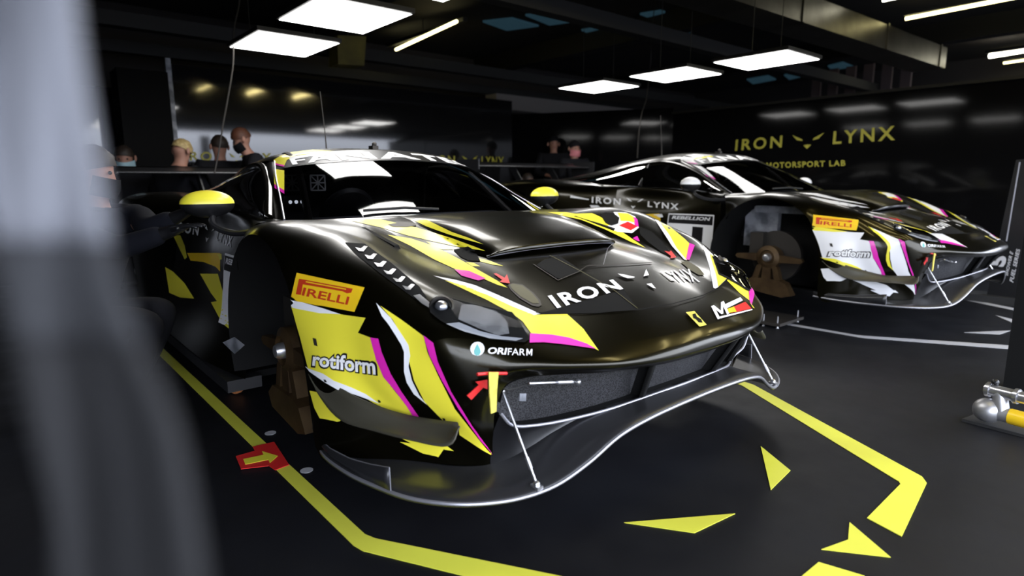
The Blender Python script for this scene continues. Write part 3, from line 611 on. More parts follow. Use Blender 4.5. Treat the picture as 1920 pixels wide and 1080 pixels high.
# nose badges
decal([(1155,682),(1203,674),(1272,752),(1232,762)], 'strap', 3, 'nose_badge', **C_)
decal([(1192,695),(1208,690),(1216,708),(1240,722),(1248,742),(1226,740),(1212,722),(1196,716)], 'matte', 4, 'nose_badge', **C_)
letter_m([(1335,722),(1400,688),(1368,618),(1297,648)], 'paper', 3, 'sponsor_lettering', **C_)
decal([(1372,638),(1462,596),(1476,614),(1384,660)], 'paper', 3, 'sponsor_logo', **C_)
decal([(1388,664),(1490,622),(1524,660),(1440,680),(1396,686)], 'red', 3, 'sponsor_logo', **C_)
decal([(1388,664),(1424,650),(1440,680),(1396,686)], 'plate_y', 4, 'sponsor_logo', **C_)
decal([(1345,706),(1528,662),(1530,668),(1350,716)], 'paper', 3, 'sponsor_logo', **C_)
# left front fender
decal([(1070,690),(1180,738),(1290,828),(1332,868),(1312,992),(1290,985),(1230,900),(1170,800)], 'yellow', 1, **Q_)
decal([(1070,690),(1100,700),(1180,805),(1235,905),(1310,995),(1290,990),(1200,890),(1130,780)], 'white', 2, 'livery_stripe', **Q_)
decal([(1330,865),(1370,882),(1330,992),(1304,990)], 'magenta', 2, 'livery_stripe', **Q_)
decal([(1250,296),(1300,345),(1360,395),(1418,458),(1330,548),(1312,540),(1290,420)], 'white', 1, **C_)
decal([(1290,345),(1350,390),(1418,458),(1340,535),(1330,480)], 'yellow', 2, **C_)
decal([(1388,498),(1422,462),(1512,528),(1516,612),(1460,570)], 'yellow', 1, **C_)
decal([(1508,526),(1546,558),(1526,640),(1514,614)], 'magenta', 2, 'livery_stripe', **C_)
decal([(1512,618),(1530,640),(1544,658),(1534,654)], 'yellow', 2, 'livery_stripe', **C_)
decal([(140,548),(158,552),(258,648),(238,646)], 'yellow', 1, 'livery_stripe', **Q_)
decal([(270,634),(400,632),(480,645),(600,640),(690,680),(810,770),(1000,900),(900,860),(700,762),(520,690)], 'yellow', 1, **Q_)
decal([(690,740),(760,728),(798,690),(760,632),(860,638),(925,668),(952,750),(900,792),(790,782)], 'white', 2, **Q_)
decal([(790,640),(870,646),(912,672),(922,715),(870,702),(815,700),(806,668)], 'yellow', 3, **Q_)
decal([(905,668),(940,688),(950,745),(922,738)], 'magenta', 3, 'livery_stripe', **Q_)
decal([(802,735),(868,708),(942,742),(890,772)], 'red', 3, 'livery_stripe', **Q_)
decal([(662,655),(700,640),(755,642),(805,680),(795,722),(745,738),(700,715)], 'matte', 4, 'fender_vent', **Q_)
decal([(955,740),(1050,780),(1120,850),(1210,968),(1120,935),(1010,850),(960,800)], 'matte', 2, 'fender_vent', **Q_)
decal([(905,832),(940,815),(958,855),(935,850)], 'magenta', 3, 'livery_stripe', **Q_)
decal([(1140,928),(1180,938),(1190,925),(1232,978),(1185,985),(1190,968)], 'red', 4, 'tow_arrow_sticker', **Q_)
decal([(1125,395),(1170,395),(1230,430),(1262,470),(1230,472),(1175,440)], 'gold', 3, 'hood_pin_cover', **C_)
# pillar and roof
decal([(100,182),(140,158),(200,138),(320,124),(445,134),(330,144),(230,160),(175,182),(160,215),(108,205)], 'yellow', 2, **B_)
decal([(100,232),(160,240),(160,352),(104,318)], 'yellow', 2, **B_)
decal([(104,318),(160,352),(160,372),(106,340)], 'magenta', 2, 'livery_stripe', **B_)
decal([(104,200),(160,212),(160,222),(103,208)], 'magenta', 3, 'livery_stripe', **B_)
decal([(185,165),(300,150),(400,140),(420,148),(300,162),(200,182)], 'white', 2, **B_)  # white streak painted for the glare along the roof edge
# windscreen banner + name
def ws_patch(u0_, u1_, v0_, v1_, m, name, off, nu=24, nv=6, parent=None):
    FWm = mirror(WS); n, k = FWm.shape[:2]; P = []
    def at(u, v):
        x = u*(k-1); y = v*(n-1); i, j = min(int(y), n-2), min(int(x), k-2); a, b = y-i, x-j
        return Vector(((FWm[i, j]*(1-b)+FWm[i, j+1]*b)*(1-a)+(FWm[i+1, j]*(1-b)+FWm[i+1, j+1]*b)*a))
    return at
at = ws_patch(0, 1, 0, 1, None, '', 0)
def ws_mesh(name, V2, Fc, m, off):
    P = []
    for u, v in V2:
        p = at(u, v); h, n, i, d = BVH.find_nearest(p); n = n if n.z > 0 else -n; P.append(p+n*off)
    return mobj(name, P, Fc, m, car)
V, Fc = dense([(0.0,.80),(1.0,.80),(1.0,1.0),(0.0,1.0)], [(0,1,2,3)], .04); ws_mesh('windscreen_banner', V, Fc, 'black', .002)
V, Fc = text_mesh('FANATEC', .03, 0, 1.12); V = quadmap(V, [(.11,.825),(.89,.825),(.89,.955),(.11,.955)]); V, Fc = dense([(v.x, v.y) for v in V], Fc, .02); ws_mesh('banner_lettering', V, Fc, 'paper', .0035)
# door of the right side: name, face emblem, number plate (traced where the second car shows it)
letters('IRON', [(598,562),(815,578),(818,530),(600,515)], 'paper', 2, car_no=2, bold=.03, space=1.3, L=4, **Q_)
letters('LYNX', [(1018,592),(1250,614),(1252,568),(1020,550)], 'paper', 2, car_no=2, bold=.03, space=1.3, L=4, **Q_)
decal([(858,524),(882,532),(902,552),(876,546)], 'paper', 2, 'face_emblem', car_no=2, **Q_)
decal([(990,530),(968,536),(940,556),(966,550)], 'paper', 2, 'face_emblem', car_no=2, **Q_)
decal([(892,582),(910,588),(928,584),(908,604)], 'paper', 2, 'face_emblem', car_no=2, **Q_)
decal([(440,505),(578,533),(575,540),(438,522)], 'paper', 2, 'livery_stripe', car_no=2, **Q_)
PL = [(.91,.345),(.455,.345),(.455,.683),(.91,.673)]
decal(PL, 'paper', 2, 'number_plate', mode='right')
decal([(.90,.595),(.465,.602),(.465,.672),(.90,.663)], 'black', 3, 'number_plate_header', mode='right')
letters('REBELLION', [(.87,.628),(.49,.635),(.49,.662),(.87,.655)], 'paper', 4, 'sponsor_lettering', mode='right', bold=.03, shear=.2)
letters('1', [(.665,.38),(.56,.38),(.56,.58),(.665,.58)], 'black', 3, 'number_digit', mode='right', bold=.04)
decal([(1060,650),(1125,645),(1135,668),(1110,672)], 'yellow', 1, 'livery_stripe', car_no=2, **Q_)
# rear flank of the right side as the front car shows it
D_ = dict(s=2.25, o=(280, 300))
decal([(100,316),(132,318),(150,360),(160,410),(150,420)], 'yellow', 1, **D_)
decal([(160,392),(300,392),(300,470),(280,450),(230,430),(175,425)], 'plate_y', 1, **D_)
decal([(68,452),(100,470),(150,520),(190,585),(130,580),(85,560)], 'yellow', 1, **D_)
decal([(215,480),(290,480),(335,640),(350,700),(320,640),(260,560)], 'yellow', 1, **D_)
decal([(262,600),(290,595),(350,690),(350,722),(310,690)], 'yellow', 2, 'livery_stripe', **D_)
decal([(360,720),(390,715),(450,718),(470,805),(430,790),(390,760)], 'white', 1, **D_)

# --- headlights: housing, projector lamp, reflector, clear cover
HO = [(915,215),(940,180),(990,168),(1060,190),(1200,225),(1380,262),(1430,330),(1478,410),(1450,430),(1350,425),(1200,395),(1060,355),(980,310),(920,262)]
decal([(581,733),(640,757),(720,782),(800,812),(835,838),(822,857),(750,820),(700,798),(655,780),(636,790),(600,784),(590,765)], 'yellow', 1)
for mr in (False, True):
    decal(HO, 'matte', 3, 'headlight_housing', mirrored=mr, **A)
    decal([(1095,225),(1150,222),(1290,260),(1350,320),(1362,385),(1300,395),(1200,360),(1075,305)], 'lampg', 5, 'headlight_reflector', mirrored=mr, **A)
    decal([(1010,330),(1080,322),(1200,372),(1320,400),(1440,412),(1400,425),(1250,410),(1100,370)], 'lamps', 5, 'headlight_reflector', mirrored=mr, **A)
sgs = (-1, 1)
lc = Vector((-.736,-.750,.653)); ln = Vector((-.45,-.62,.64)).normalized()
for sg in sgs:
    c = Vector((lc.x*(-sg), lc.y, lc.z)); c.x = sg*.738; n_ = Vector((sg*.45,-.62,.64)).normalized()
    MB().lathe(c, n_, [(.036,-.01),(.036,.003),(.031,.006),(.027,.0)], 24).build('headlight_ring', 'iron', car)
    MB().lathe(c, n_, [(.026,0),(.022,.008),(.012,.013),(.001,.015)], 20).build('projector_lens', 'clear', car)
    MB().lathe(c, n_, [(.018,.006),(.014,.013),(.006,.018),(.001,.019)], 16).build('headlight_bulb', 'silver', car)
for mr in (False, True): decal(HO, 'clear', 9, 'headlight_cover', mirrored=mr, **A)
# --- tow strap and turnbuckle
bp = inv(925, 700, y=-.955); 
def ctr(pts, y): return [inv(u, v, y=y) for u, v in pts]
sp = ctr([(917,698),(935,698),(932,735),(931,772),(921,776),(918,735)], -.965)
MB().prism(sp, (0, .004, 0)).build('tow_strap', 'strap', car)
MB().tube(ctr([(895,702),(915,700),(950,700)], -.955), .0045, 8).build('tow_bar', 'red', car)
MB().prism(ctr([(876,742),(898,722),(892,716),(914,712),(914,730),(906,727),(884,750)], -.93), (0, .003, 0)).build('tow_arrow', 'red', car)
q = MB(); q.tube(ctr([(992,719),(1045,717)], -.995), .0035, 8); q.tube(ctr([(1045,717),(1075,716)], -1.0), .006, 8); q.sph(ctr([(1084,716)], -1.01)[0], .009, 12, 8); q.build('turnbuckle', 'silver', car)
MB().tube([tuple(p) for p in cr1([tuple(v) for v in ctr([(945,728),(952,731),(968,728),(984,722),(992,719)], -.985)], 4)], .003, 6).build('cable_loop', 'rubber', car)
MB().prism(ctr([(975,738),(987,738),(986,752),(974,752)], -.965), (0, .002, 0)).build('inspection_tag', 'linerg', car)
decal([(985,826),(990,817),(1000,815),(1006,820),(1001,829),(990,832)], 'paper', 3, 'round_sticker')
# windshield wiper
q = MB(); A1 = [at(.44, .03)+Vector((0, -.01, .012)), at(.36, .07)+Vector((0, -.008, .012)), at(.24, .06)+Vector((0, -.008, .012))]
q.tube(A1, .006, 6); q.build('windshield_wiper', 'rubber', car)
# hide nothing: end of car; count its parts
CAR_PARTS = [o for o in bpy.data.objects if o.parent is car]

# ================================================================== second car: same kind, white livery
car2 = empty('race_car', (X2, Y2, DZ2), 0, 'black race car behind with white and magenta livery, parked beside the right wall', 'race car')
car2.rotation_euler = (math.atan(TL2), 0, YAW2)
car['group'] = 'race cars in the garage'; car2['group'] = 'race cars in the garage'
SWAP = {'yellow_vinyl': 'white', 'white_vinyl': 'yellow'}
swapped = {}
def dup_part(o, parent):
    c = o.copy(); c.parent = parent
    if o.type == 'MESH' and o.data.materials and o.data.materials[0].name in SWAP:
        if o.data.name not in swapped:
            me = o.data.copy(); me.materials[0] = MT[SWAP[o.data.materials[0].name]]; swapped[o.data.name] = me
        c.data = swapped[o.data.name]
    COL.objects.link(c); return c
for o in CAR_PARTS:
    c = dup_part(o, car2)
    for g2 in [x for x in bpy.data.objects if x.parent is o]: dup_part(g2, c)

# ================================================================== FLOOR MARKINGS (thin vinyl)
OX = 1.736
def tape(name, pts, m, label, cat='floor marking', group=None, h=.002, z0=0.0005):
    V = [Vector((x, y, z0)) for x, y in pts]; o = MB().prism(V, (0, 0, h)).build(name, m, auto=False)
    o['label'] = label; o['category'] = cat
    if group: o['group'] = group
    return o
FR = [(1.022,3.6),(.978,3.6),(.975,1.5),(1.035,1.5)]
def frame_half(sg, ox):
    o = [(1.022,5.9),(1.022,1.45),(.555,.60),(.53,.555),(.14,.492),(.17,.59),(.495,.612),(.507,.625),(.970,1.47),(.978,1.50),(.978,5.9)]
    o = [(1.068,5.9),(1.068,1.47),(1.06,1.43),(.59,.57),(.55,.545),(.135,.490),(.165,.592),(.475,.60),(.492,.61),(.50,.625),(1.005,1.46),(1.018,1.50),(1.018,5.9)]
    return [(ox+sg*x, y) for x, y in o]
WH = MT['fl_w'] = mat('floor_white_vinyl', (.42, .42, .44), .55); YL = MT['fl_y'] = mat('floor_yellow_vinyl', (.72, .72, .07), .5, noise=(3, (.62, .60, .06), .4, .7))
tape('floor_tape', frame_half(-1, OX), 'fl_y', 'yellow tape line on the floor left of the front car')
tape('floor_tape', frame_half(1, OX), 'fl_y', 'yellow tape line with wide hooked end on the floor right of the front car')
e = [(-.406,1.052),(-.295,.885),(-.111,.863)]
for sg, s_ in ((1, 'long flat yellow triangle on the floor below the front splitter'), (-1, 'small upright yellow triangle on the floor right of the front splitter')):
    tape('floor_emblem_eye', [(OX+sg*x, y) for x, y in e], 'fl_y', s_)
tape('floor_emblem_nose', [(1.635,.612),(1.739,.583),(1.838,.617),(1.739,.475)], 'fl_y', 'yellow arrowhead on the floor, lowest of the three face shapes')
OX2 = OX+3.53
tape('floor_tape', frame_half(-1, OX2), 'fl_w', 'white tape line on the floor between the two cars')
tape('floor_tape', frame_half(1, OX2), 'fl_w', 'white tape line on the floor on the far side of the second car')
for sg, s_ in ((1, 'thin white sliver triangle on the floor before the second car'), (-1, 'white triangle on the floor at the right edge near the black pillar')):
    tape('floor_emblem_eye', [(OX2+sg*x, y) for x, y in e], 'fl_w', s_)
# red arrow marker on the yellow line
rm = empty('floor_arrow_marker', (.66, 2.15, 0), 0, 'red floor marker with yellow arrow lying across the yellow tape line', 'floor marking')
def fpt(u, v, z=.004): d = pix_dir(u, v); t = (z-CAM_Z)/d.z; return CAM_P+d*t-Vector((.66, 2.15, 0))
MB().prism([fpt(*q) for q in ((442,856),(478,846),(474,838),(514,829),(542,872),(516,882),(504,874),(452,880))], (0, 0, .002)).build('marker_base', 'red', rm, auto=False)
MB().prism([fpt(*q, z=.0065) for q in ((456,861),(494,853),(491,846),(521,855),(506,868),(503,862),(460,871))], (0, 0, .001)).build('marker_arrow', 'yellow', rm, auto=False)
for (u, v), l in (((507,812),'small grey oval sticker on the floor left of the car'), ((575,882),'small grey oval sticker on the floor below the red arrow marker')):
    p = fpt(u, v, .001)+Vector((.66, 2.15, 0)); o = MB().lathe(p, (0, 0, 1), [(.022, 0), (.022, .001)], 20).build('floor_sticker', 'fl_w', None, label=l, category='sticker')

# ================================================================== WALL LETTERING
def wall_text(t, quad, m, name, bold=.02, space=1.15, off=(0, 0, 0), **p):
    V, Fc = text_mesh(t, bold, 0, space); V = quadmap(V, quad); V = [v+Vector(off) for v in V]; return mobj(name, V, Fc, m, None, False, **p)
def lynx(quadfn, m, name, **p): # eyes and nose in unit box
    sh = [[(0,.95),(.32,.55),(.34,.42),(.16,.5)], [(1,.95),(.68,.55),(.66,.42),(.84,.5)], [(.38,.05),(.5,.1),(.62,.05),(.5,-.25)]]
    V = []; Fc = []
    for s_ in sh: b = len(V); V += [quadfn(*q) for q in s_]; Fc.append(tuple(range(b, b+len(s_))))
    return mobj(name, V, Fc, m, None, False, **p)
WX = 7.665; k_ = WX/8
wr = lambda y, z: Vector((WX, y*k_, 1+(z-1)*k_))
sgn = empty('wall_sign', (WX, 3.5, 1.5), 0, 'large dull yellow team name with face emblem on the black right wall', 'sign')
def part_of(o, par): o.parent = par; o.matrix_parent_inverse = Matrix.Translation(par.location).inverted(); return o
part_of(wall_text('IRON', [wr(4.592,1.420), wr(3.93,1.437), wr(3.93,1.592), wr(4.586,1.572)], 'wtxt', 'lettering', .02, 1.3), sgn)
part_of(wall_text('LYNX', [wr(3.29,1.448), wr(2.607,1.462), wr(2.622,1.622), wr(3.29,1.602)], 'wtxt', 'lettering', .02, 1.3), sgn)
part_of(lynx(lambda a, b: wr(3.80-a*.40, 1.44+.155*b+.01*a+.0), 'wtxt', 'face_emblem'), sgn)
s2 = empty('wall_sign', (WX, 3.6, 1.3), 0, 'small dull yellow MOTORSPORT LAB line under the team name on the right wall', 'sign')
zz = lambda u, v: (lambda d: CAM_P+d*(WX/d.x))(pix_dir(u, v))
part_of(wall_text('OTORSPORT LAB', [zz(1449.5,315.6), zz(1585,311), zz(1585,300), zz(1449.5,304.6)], 'wtxt', 'lettering', .02, 1.2), s2)
Vm = quadmap(GM, [zz(1437,316), zz(1446.5,315.7), zz(1446.5,304.7), zz(1437,305)], (0, 1, 0, 1)); part_of(mobj('lettering', Vm, [tuple(t) for t in tessellate_polygon([[Vector((*q, 0)) for q in GM]])], 'wtxt', None, False), s2)
yb = lambda u, v: (lambda d: CAM_P+d*((BW-.01)/d.y))(pix_dir(u, v))
s3 = empty('wall_sign', (2.2, BW, 1.3), 0, 'yellow team name on the back wall behind the standing mechanics', 'sign')
part_of(wall_text('IRON', [yb(345,301), yb(421,302), yb(421,285), yb(345,284)], 'wtxt', 'lettering', .02, 1.3), s3)
part_of(wall_text('X', [yb(491,303), yb(509,303), yb(509,287), yb(491,287)], 'wtxt', 'lettering', .02), s3)
part_of(lynx(lambda a, b: yb(430+a*30, 302-16*b), 'wtxt', 'face_emblem'), s3)
s4 = empty('wall_sign', (6.8*.83, BW, 1.3), 0, 'yellow team name at the right end of the back wall above the front car', 'sign')
part_of(wall_text('LYNX', [yb(903,310), yb(945,311), yb(945,294), yb(903,293)], 'wtxt', 'lettering', .02, 1.2), s4)
part_of(lynx(lambda a, b: yb(866+a*30, 306-15*b), 'wtxt', 'face_emblem'), s4)
part_of(wall_text('IRON', [yb(800,307), yb(853,309), yb(853,292), yb(800,290)], 'wtxt', 'lettering', .02, 1.2), s4)
wall_text('RACING', [yb(373,341), yb(440,341), yb(440,329), yb(373,329)], 'wtxtw', 'wall_sign', .02, 1.1, label='small faint white word on the back wall beside the yellow mirror of the front car', category='sign')

# ================================================================== LAMPS
PANEL_W = 10.0
MT['panel'] = mat('led_panel_diffuser', (.9, .9, .9), .5, emit=(1, .985, .96), es=PANEL_W)
MT['tube'] = mat('warm_tube', (.9, .85, .5), .5, emit=(1, .88, .42), es=5.0); MT['tube_n'] = mat('warm_tube_near', (.9, .85, .5), .5, emit=(1, .82, .34), es=20.0); MT['tube_w'] = mat('cool_tube', (.9, .9, .9), .5, emit=(1, .96, .78), es=7.0)
def panel(x, y, lab, grp):
    z = 2.052; L_ = empty('ceiling_light', (x, y, z), 0, lab, 'ceiling light', grp)
    MB().box((0, 0, .02), (.63, .70, .03)).build('frame', 'beam', L_)
    plane('diffuser', [(-.30, -.335, 0), (.30, -.335, 0), (.30, .335, 0), (-.30, .335, 0)], 'panel', L_)
    for sx_ in (-.25, .25): MB().tube([(sx_, 0, .03), (sx_, 0, HC-z)], .003, 5).build('suspension_wire', 'beam', L_)
RN = ['nearest to the camera', 'second from the camera', 'middle', 'fourth', 'farthest from the camera']
for i, y in enumerate((1.88, 2.85, 3.87, 4.93)):
    panel(1.885, y, 'square white led panel above the front car, %s' % ('nearest the garage door', 'second from the garage door', 'large one cut by the top edge', 'smaller farther one')[i], 'led panels above the front car')
for i, y in enumerate((2.85, 3.80, 4.82)):
    panel(5.40, y, 'square white led panel above the second car, %s' % ('nearest and largest of three', 'middle of three', 'farthest and smallest of three')[i], 'led panels above the second car')
def tube_light(a, b, lab, m='tube', r=.022):
    a, b = Vector(a), Vector(b); L_ = empty('tube_light', a, 0, lab, 'tube light', 'tube lights under the ceiling')
    MB().tube([(0, 0, 0), b-a], r, 10).build('tube', m, L_)
    MB().box((b-a)/2+Vector((0, 0, .045)), (.07, (b-a).length, .05)).build('housing', 'beam', L_)
    MB().tube([(b-a)/2+Vector((0, 0, .05)), (b-a)/2+Vector((0, 0, HC-a.z))], .006, 6).build('suspension_rod', 'beam', L_)
TZ = 3.1; tk = (TZ-1)/1.6
def tz(x, y): return (x*tk, y*tk, TZ)
tube_light(tz(4.0, 6.86), tz(3.80, 5.306), 'thin warm yellow tube light right of the two near led panels')
tube_light(tz(6.32, 2.271), tz(6.28, 1.2), 'warm tube light cut by the top edge, left of the slanted one', 'tube_w')
tube_light(tz(7.20, 2.36), tz(7.10, 1.0), 'long slanted pale yellow tube light at the top right')
tube_light(tz(10.15, 2.302), tz(9.9, 1.3), 'bright white tube light at the right edge of the photo', 'tube_w', .04)
tube_light(tz(10.9, 2.30), tz(10.7, 1.3), 'faint tube light under the bright one', 'tube', .018)
for i, (x, y) in enumerate(((2.8, -.5), (3.9, -.5), (5.0, -.5), (6.1, -.5))):
    a = empty('tube_light', (x, y, 3.1), PI/2, 'warm tube light by the garage door lintel, %s from the left' % ('first', 'second', 'third', 'fourth')[i], 'tube light', 'tube lights under the ceiling')
    MB().tube([(0, 0, 0), (1.3, 0, 0)], .042, 10).build('tube', 'tube_n', a); MB().box((.65, 0, .06), (1.3, .12, .06)).build('housing', 'beam', a)
    MB().tube([(.65, 0, .08), (.65, 0, HC-3.1)], .006, 6).build('suspension_rod', 'beam', a)
# ceiling structure
def thing(name, mb, m, label, cat, group=None): return mb.build(name, m, None, label=label, category=cat, group=group) if group else mb.build(name, m, None, label=label, category=cat)
du = empty('air_duct', (6.2, 4.2, 2.85), 0, 'galvanised rectangular duct hanging under the ceiling above the second car', 'duct')
d1 = (inv(1300,-25,car=1,z=2.7)+Vector((X0,Y0,0))); d2 = (inv(1772,128,car=1,z=2.7)+Vector((X0,Y0,0)))
dd = (d2-d1).normalized(); dn = Vector((-dd.y, dd.x, 0)); d0 = d1-dd*2.5-Vector((6.2,4.2,2.85)); d3 = d2-Vector((6.2,4.2,2.85))
MB().prism([d0, d3, d3+dn*.45, d0+dn*.45], (0, 0, .30)).build('duct_body', 'duct', du)
for t in (.25, .5, .75, .97):
    p = d0*(1-t)+d3*t; MB().prism([p-dd*.02-dn*.015, p+dd*.02-dn*.015, p+dd*.02+dn*.465, p-dd*.02+dn*.465], (0, 0, .315)).build('duct_flange', 'duct', du)
yx = empty('hanging_sign_box', (3.3, 6.6, 2.3), 0, 'dull yellow box hanging behind the near led panels', 'sign box')
kk = .83; P4 = [inv(u, v, car=1, y=BW*.93-Y0)+Vector((X0, Y0, 0))-Vector((3.3, 6.6, 2.3)) for u, v in ((633,66),(634,120),(683,123),(687,68))]
MB().tube([(P4[0]+P4[3])/2+Vector((0, .12, 0)), (P4[0]+P4[3])/2+Vector((0, .12, 1.2))], .01, 6).build('hanger_rod', 'beam', yx)
MB().prism(P4, (0, .25, 0)).build('box_shell', mat('aged_yellow_paint', (.20, .16, .02), .6, noise=(5, (.10, .08, .01), .3, .7)), yx)
for i, (x, lab) in enumerate(((-.2, 'left of the near panels'), (3.7, 'between the two rows of panels'), (7.6, 'above the right wall'), (11.3, 'beyond the right wall'))):
    box('ceiling_beam', (x, 4.3, 3.20), (.22, 11.2, .30), 'beam', None, label='black steel beam running into the garage, '+lab, category='beam', group='long ceiling beams')
for i, (y, lab) in enumerate(((-.9, 'nearest'), (4.35, 'second'), (7.4, 'third'), (8.8, 'farthest'))):
    box('cross_beam', (5.9, y, 2.60), (18.2, .14, .14), 'beam', None, label='black cross beam under the ceiling, %s from the camera' % lab, category='beam', group='cross beams')
def sky(px, z, lab):
    pts = [inv(u, v, car=1, z=z)+Vector((X0, Y0, 0)) for u, v in px]; c = sum(pts, Vector())/len(pts)
    MB().prism([p-c for p in pts], (0, 0, .028)).build('skylight_panel', 'sky', None, label=lab, category='skylight', group='dim blue skylight panels').location = c
sky([(1200,28),(1238,22),(1330,48),(1292,62)], 3.319, 'dim blue skylight panel at top centre, rightmost')
sky([(985,30),(1060,24),(1105,38),(1030,48)], 3.319, 'dim blue skylight panel at top centre, uppermost')
sky([(905,42),(960,36),(1010,50),(950,58)], 3.319, 'dim blue skylight panel at top centre, leftmost')
sky([(1090,58),(1140,50),(1190,66),(1140,76)], 3.319, 'dim blue skylight panel at top centre, lowest')
sky([(1400,150),(1440,143),(1455,150),(1412,158)], 3.319, 'small blue skylight panel behind the nearest right led panel')
sky([(1470,142),(1520,130),(1535,137),(1480,150)], 3.319, 'small blue skylight panel right of the other small one')
sky([(1552,125),(1580,118),(1600,126),(1560,132)], 3.319, 'tiny blue skylight patch near the duct')
box('ceiling_ledge', (9.4, 8.4, 2.35), (5.4, .3, .25), mat('pale_grey_ledge', (.22, .20, .19), .8), None, label='pale concrete ledge above the far wall under the right led panels', category='ledge')
# ladders/pallets above the far right: brownish boards with slots
m_ = MB()
for i in range(6): m_.box((12.2, 3.9+i*.30, 2.75), (.06, .16, .6))
thing('board_rack', m_, mat('grey_brown_boards', (.16, .12, .12), .8), 'row of grey brown upright boards stored high at the top right', 'rack')

# ================================================================== PEOPLE
def skin_mesh(name, nodes, edges, m, parent, sub=2, root=0):
    """nodes: (x,y,z,rx[,ry]); skinned and subdivided, converted to a plain mesh"""
    me = bpy.data.meshes.new(name); me.from_pydata([n[:3] for n in nodes], edges, []); me.update()
    o = bpy.data.objects.new(name, me); COL.objects.link(o)
    o.modifiers.new('s', 'SKIN'); sv = me.skin_vertices[0].data
    for i, n in enumerate(nodes): sv[i].radius = (n[3], n[4] if len(n) > 4 else n[3]); sv[i].use_root = (i == root)
    md = o.modifiers.new('u', 'SUBSURF'); md.levels = sub; md.render_levels = sub
    dg = bpy.context.evaluated_depsgraph_get(); m2 = bpy.data.meshes.new_from_object(o.evaluated_get(dg))
    bpy.data.objects.remove(o); m2.materials.clear(); m2.materials.append(MT[m]); m2.polygons.foreach_set('use_smooth', [True]*len(m2.polygons))
    q = bpy.data.objects.new(name, m2); return link(q, parent)
def head_deform(me, c, f, s=1.0):
    """push a nose, brow, chin and eye hollows into the skull part of a body mesh; c centre, f facing unit vector"""
    side = Vector((0, 0, 1)).cross(f).normalized(); upv = f.cross(side)
    for v in me.vertices:
        d = v.co-c
        if d.length > .17*s: continue
        a, b, h = d.dot(f)/s, d.dot(side)/s, d.dot(upv)/s
        if a > .02:
            nose = math.exp(-(b/.016)**2-((h+.012)/.03)**2)*.026; eye = -math.exp(-((abs(b)-.033)/.016)**2-((h-.015)/.014)**2)*.010
            chin = math.exp(-(b/.03)**2-((h+.085)/.02)**2)*.012; brow = math.exp(-((h-.036)/.012)**2-(b/.055)**2)*.006
            v.co += f*(nose+eye+chin+brow)*s
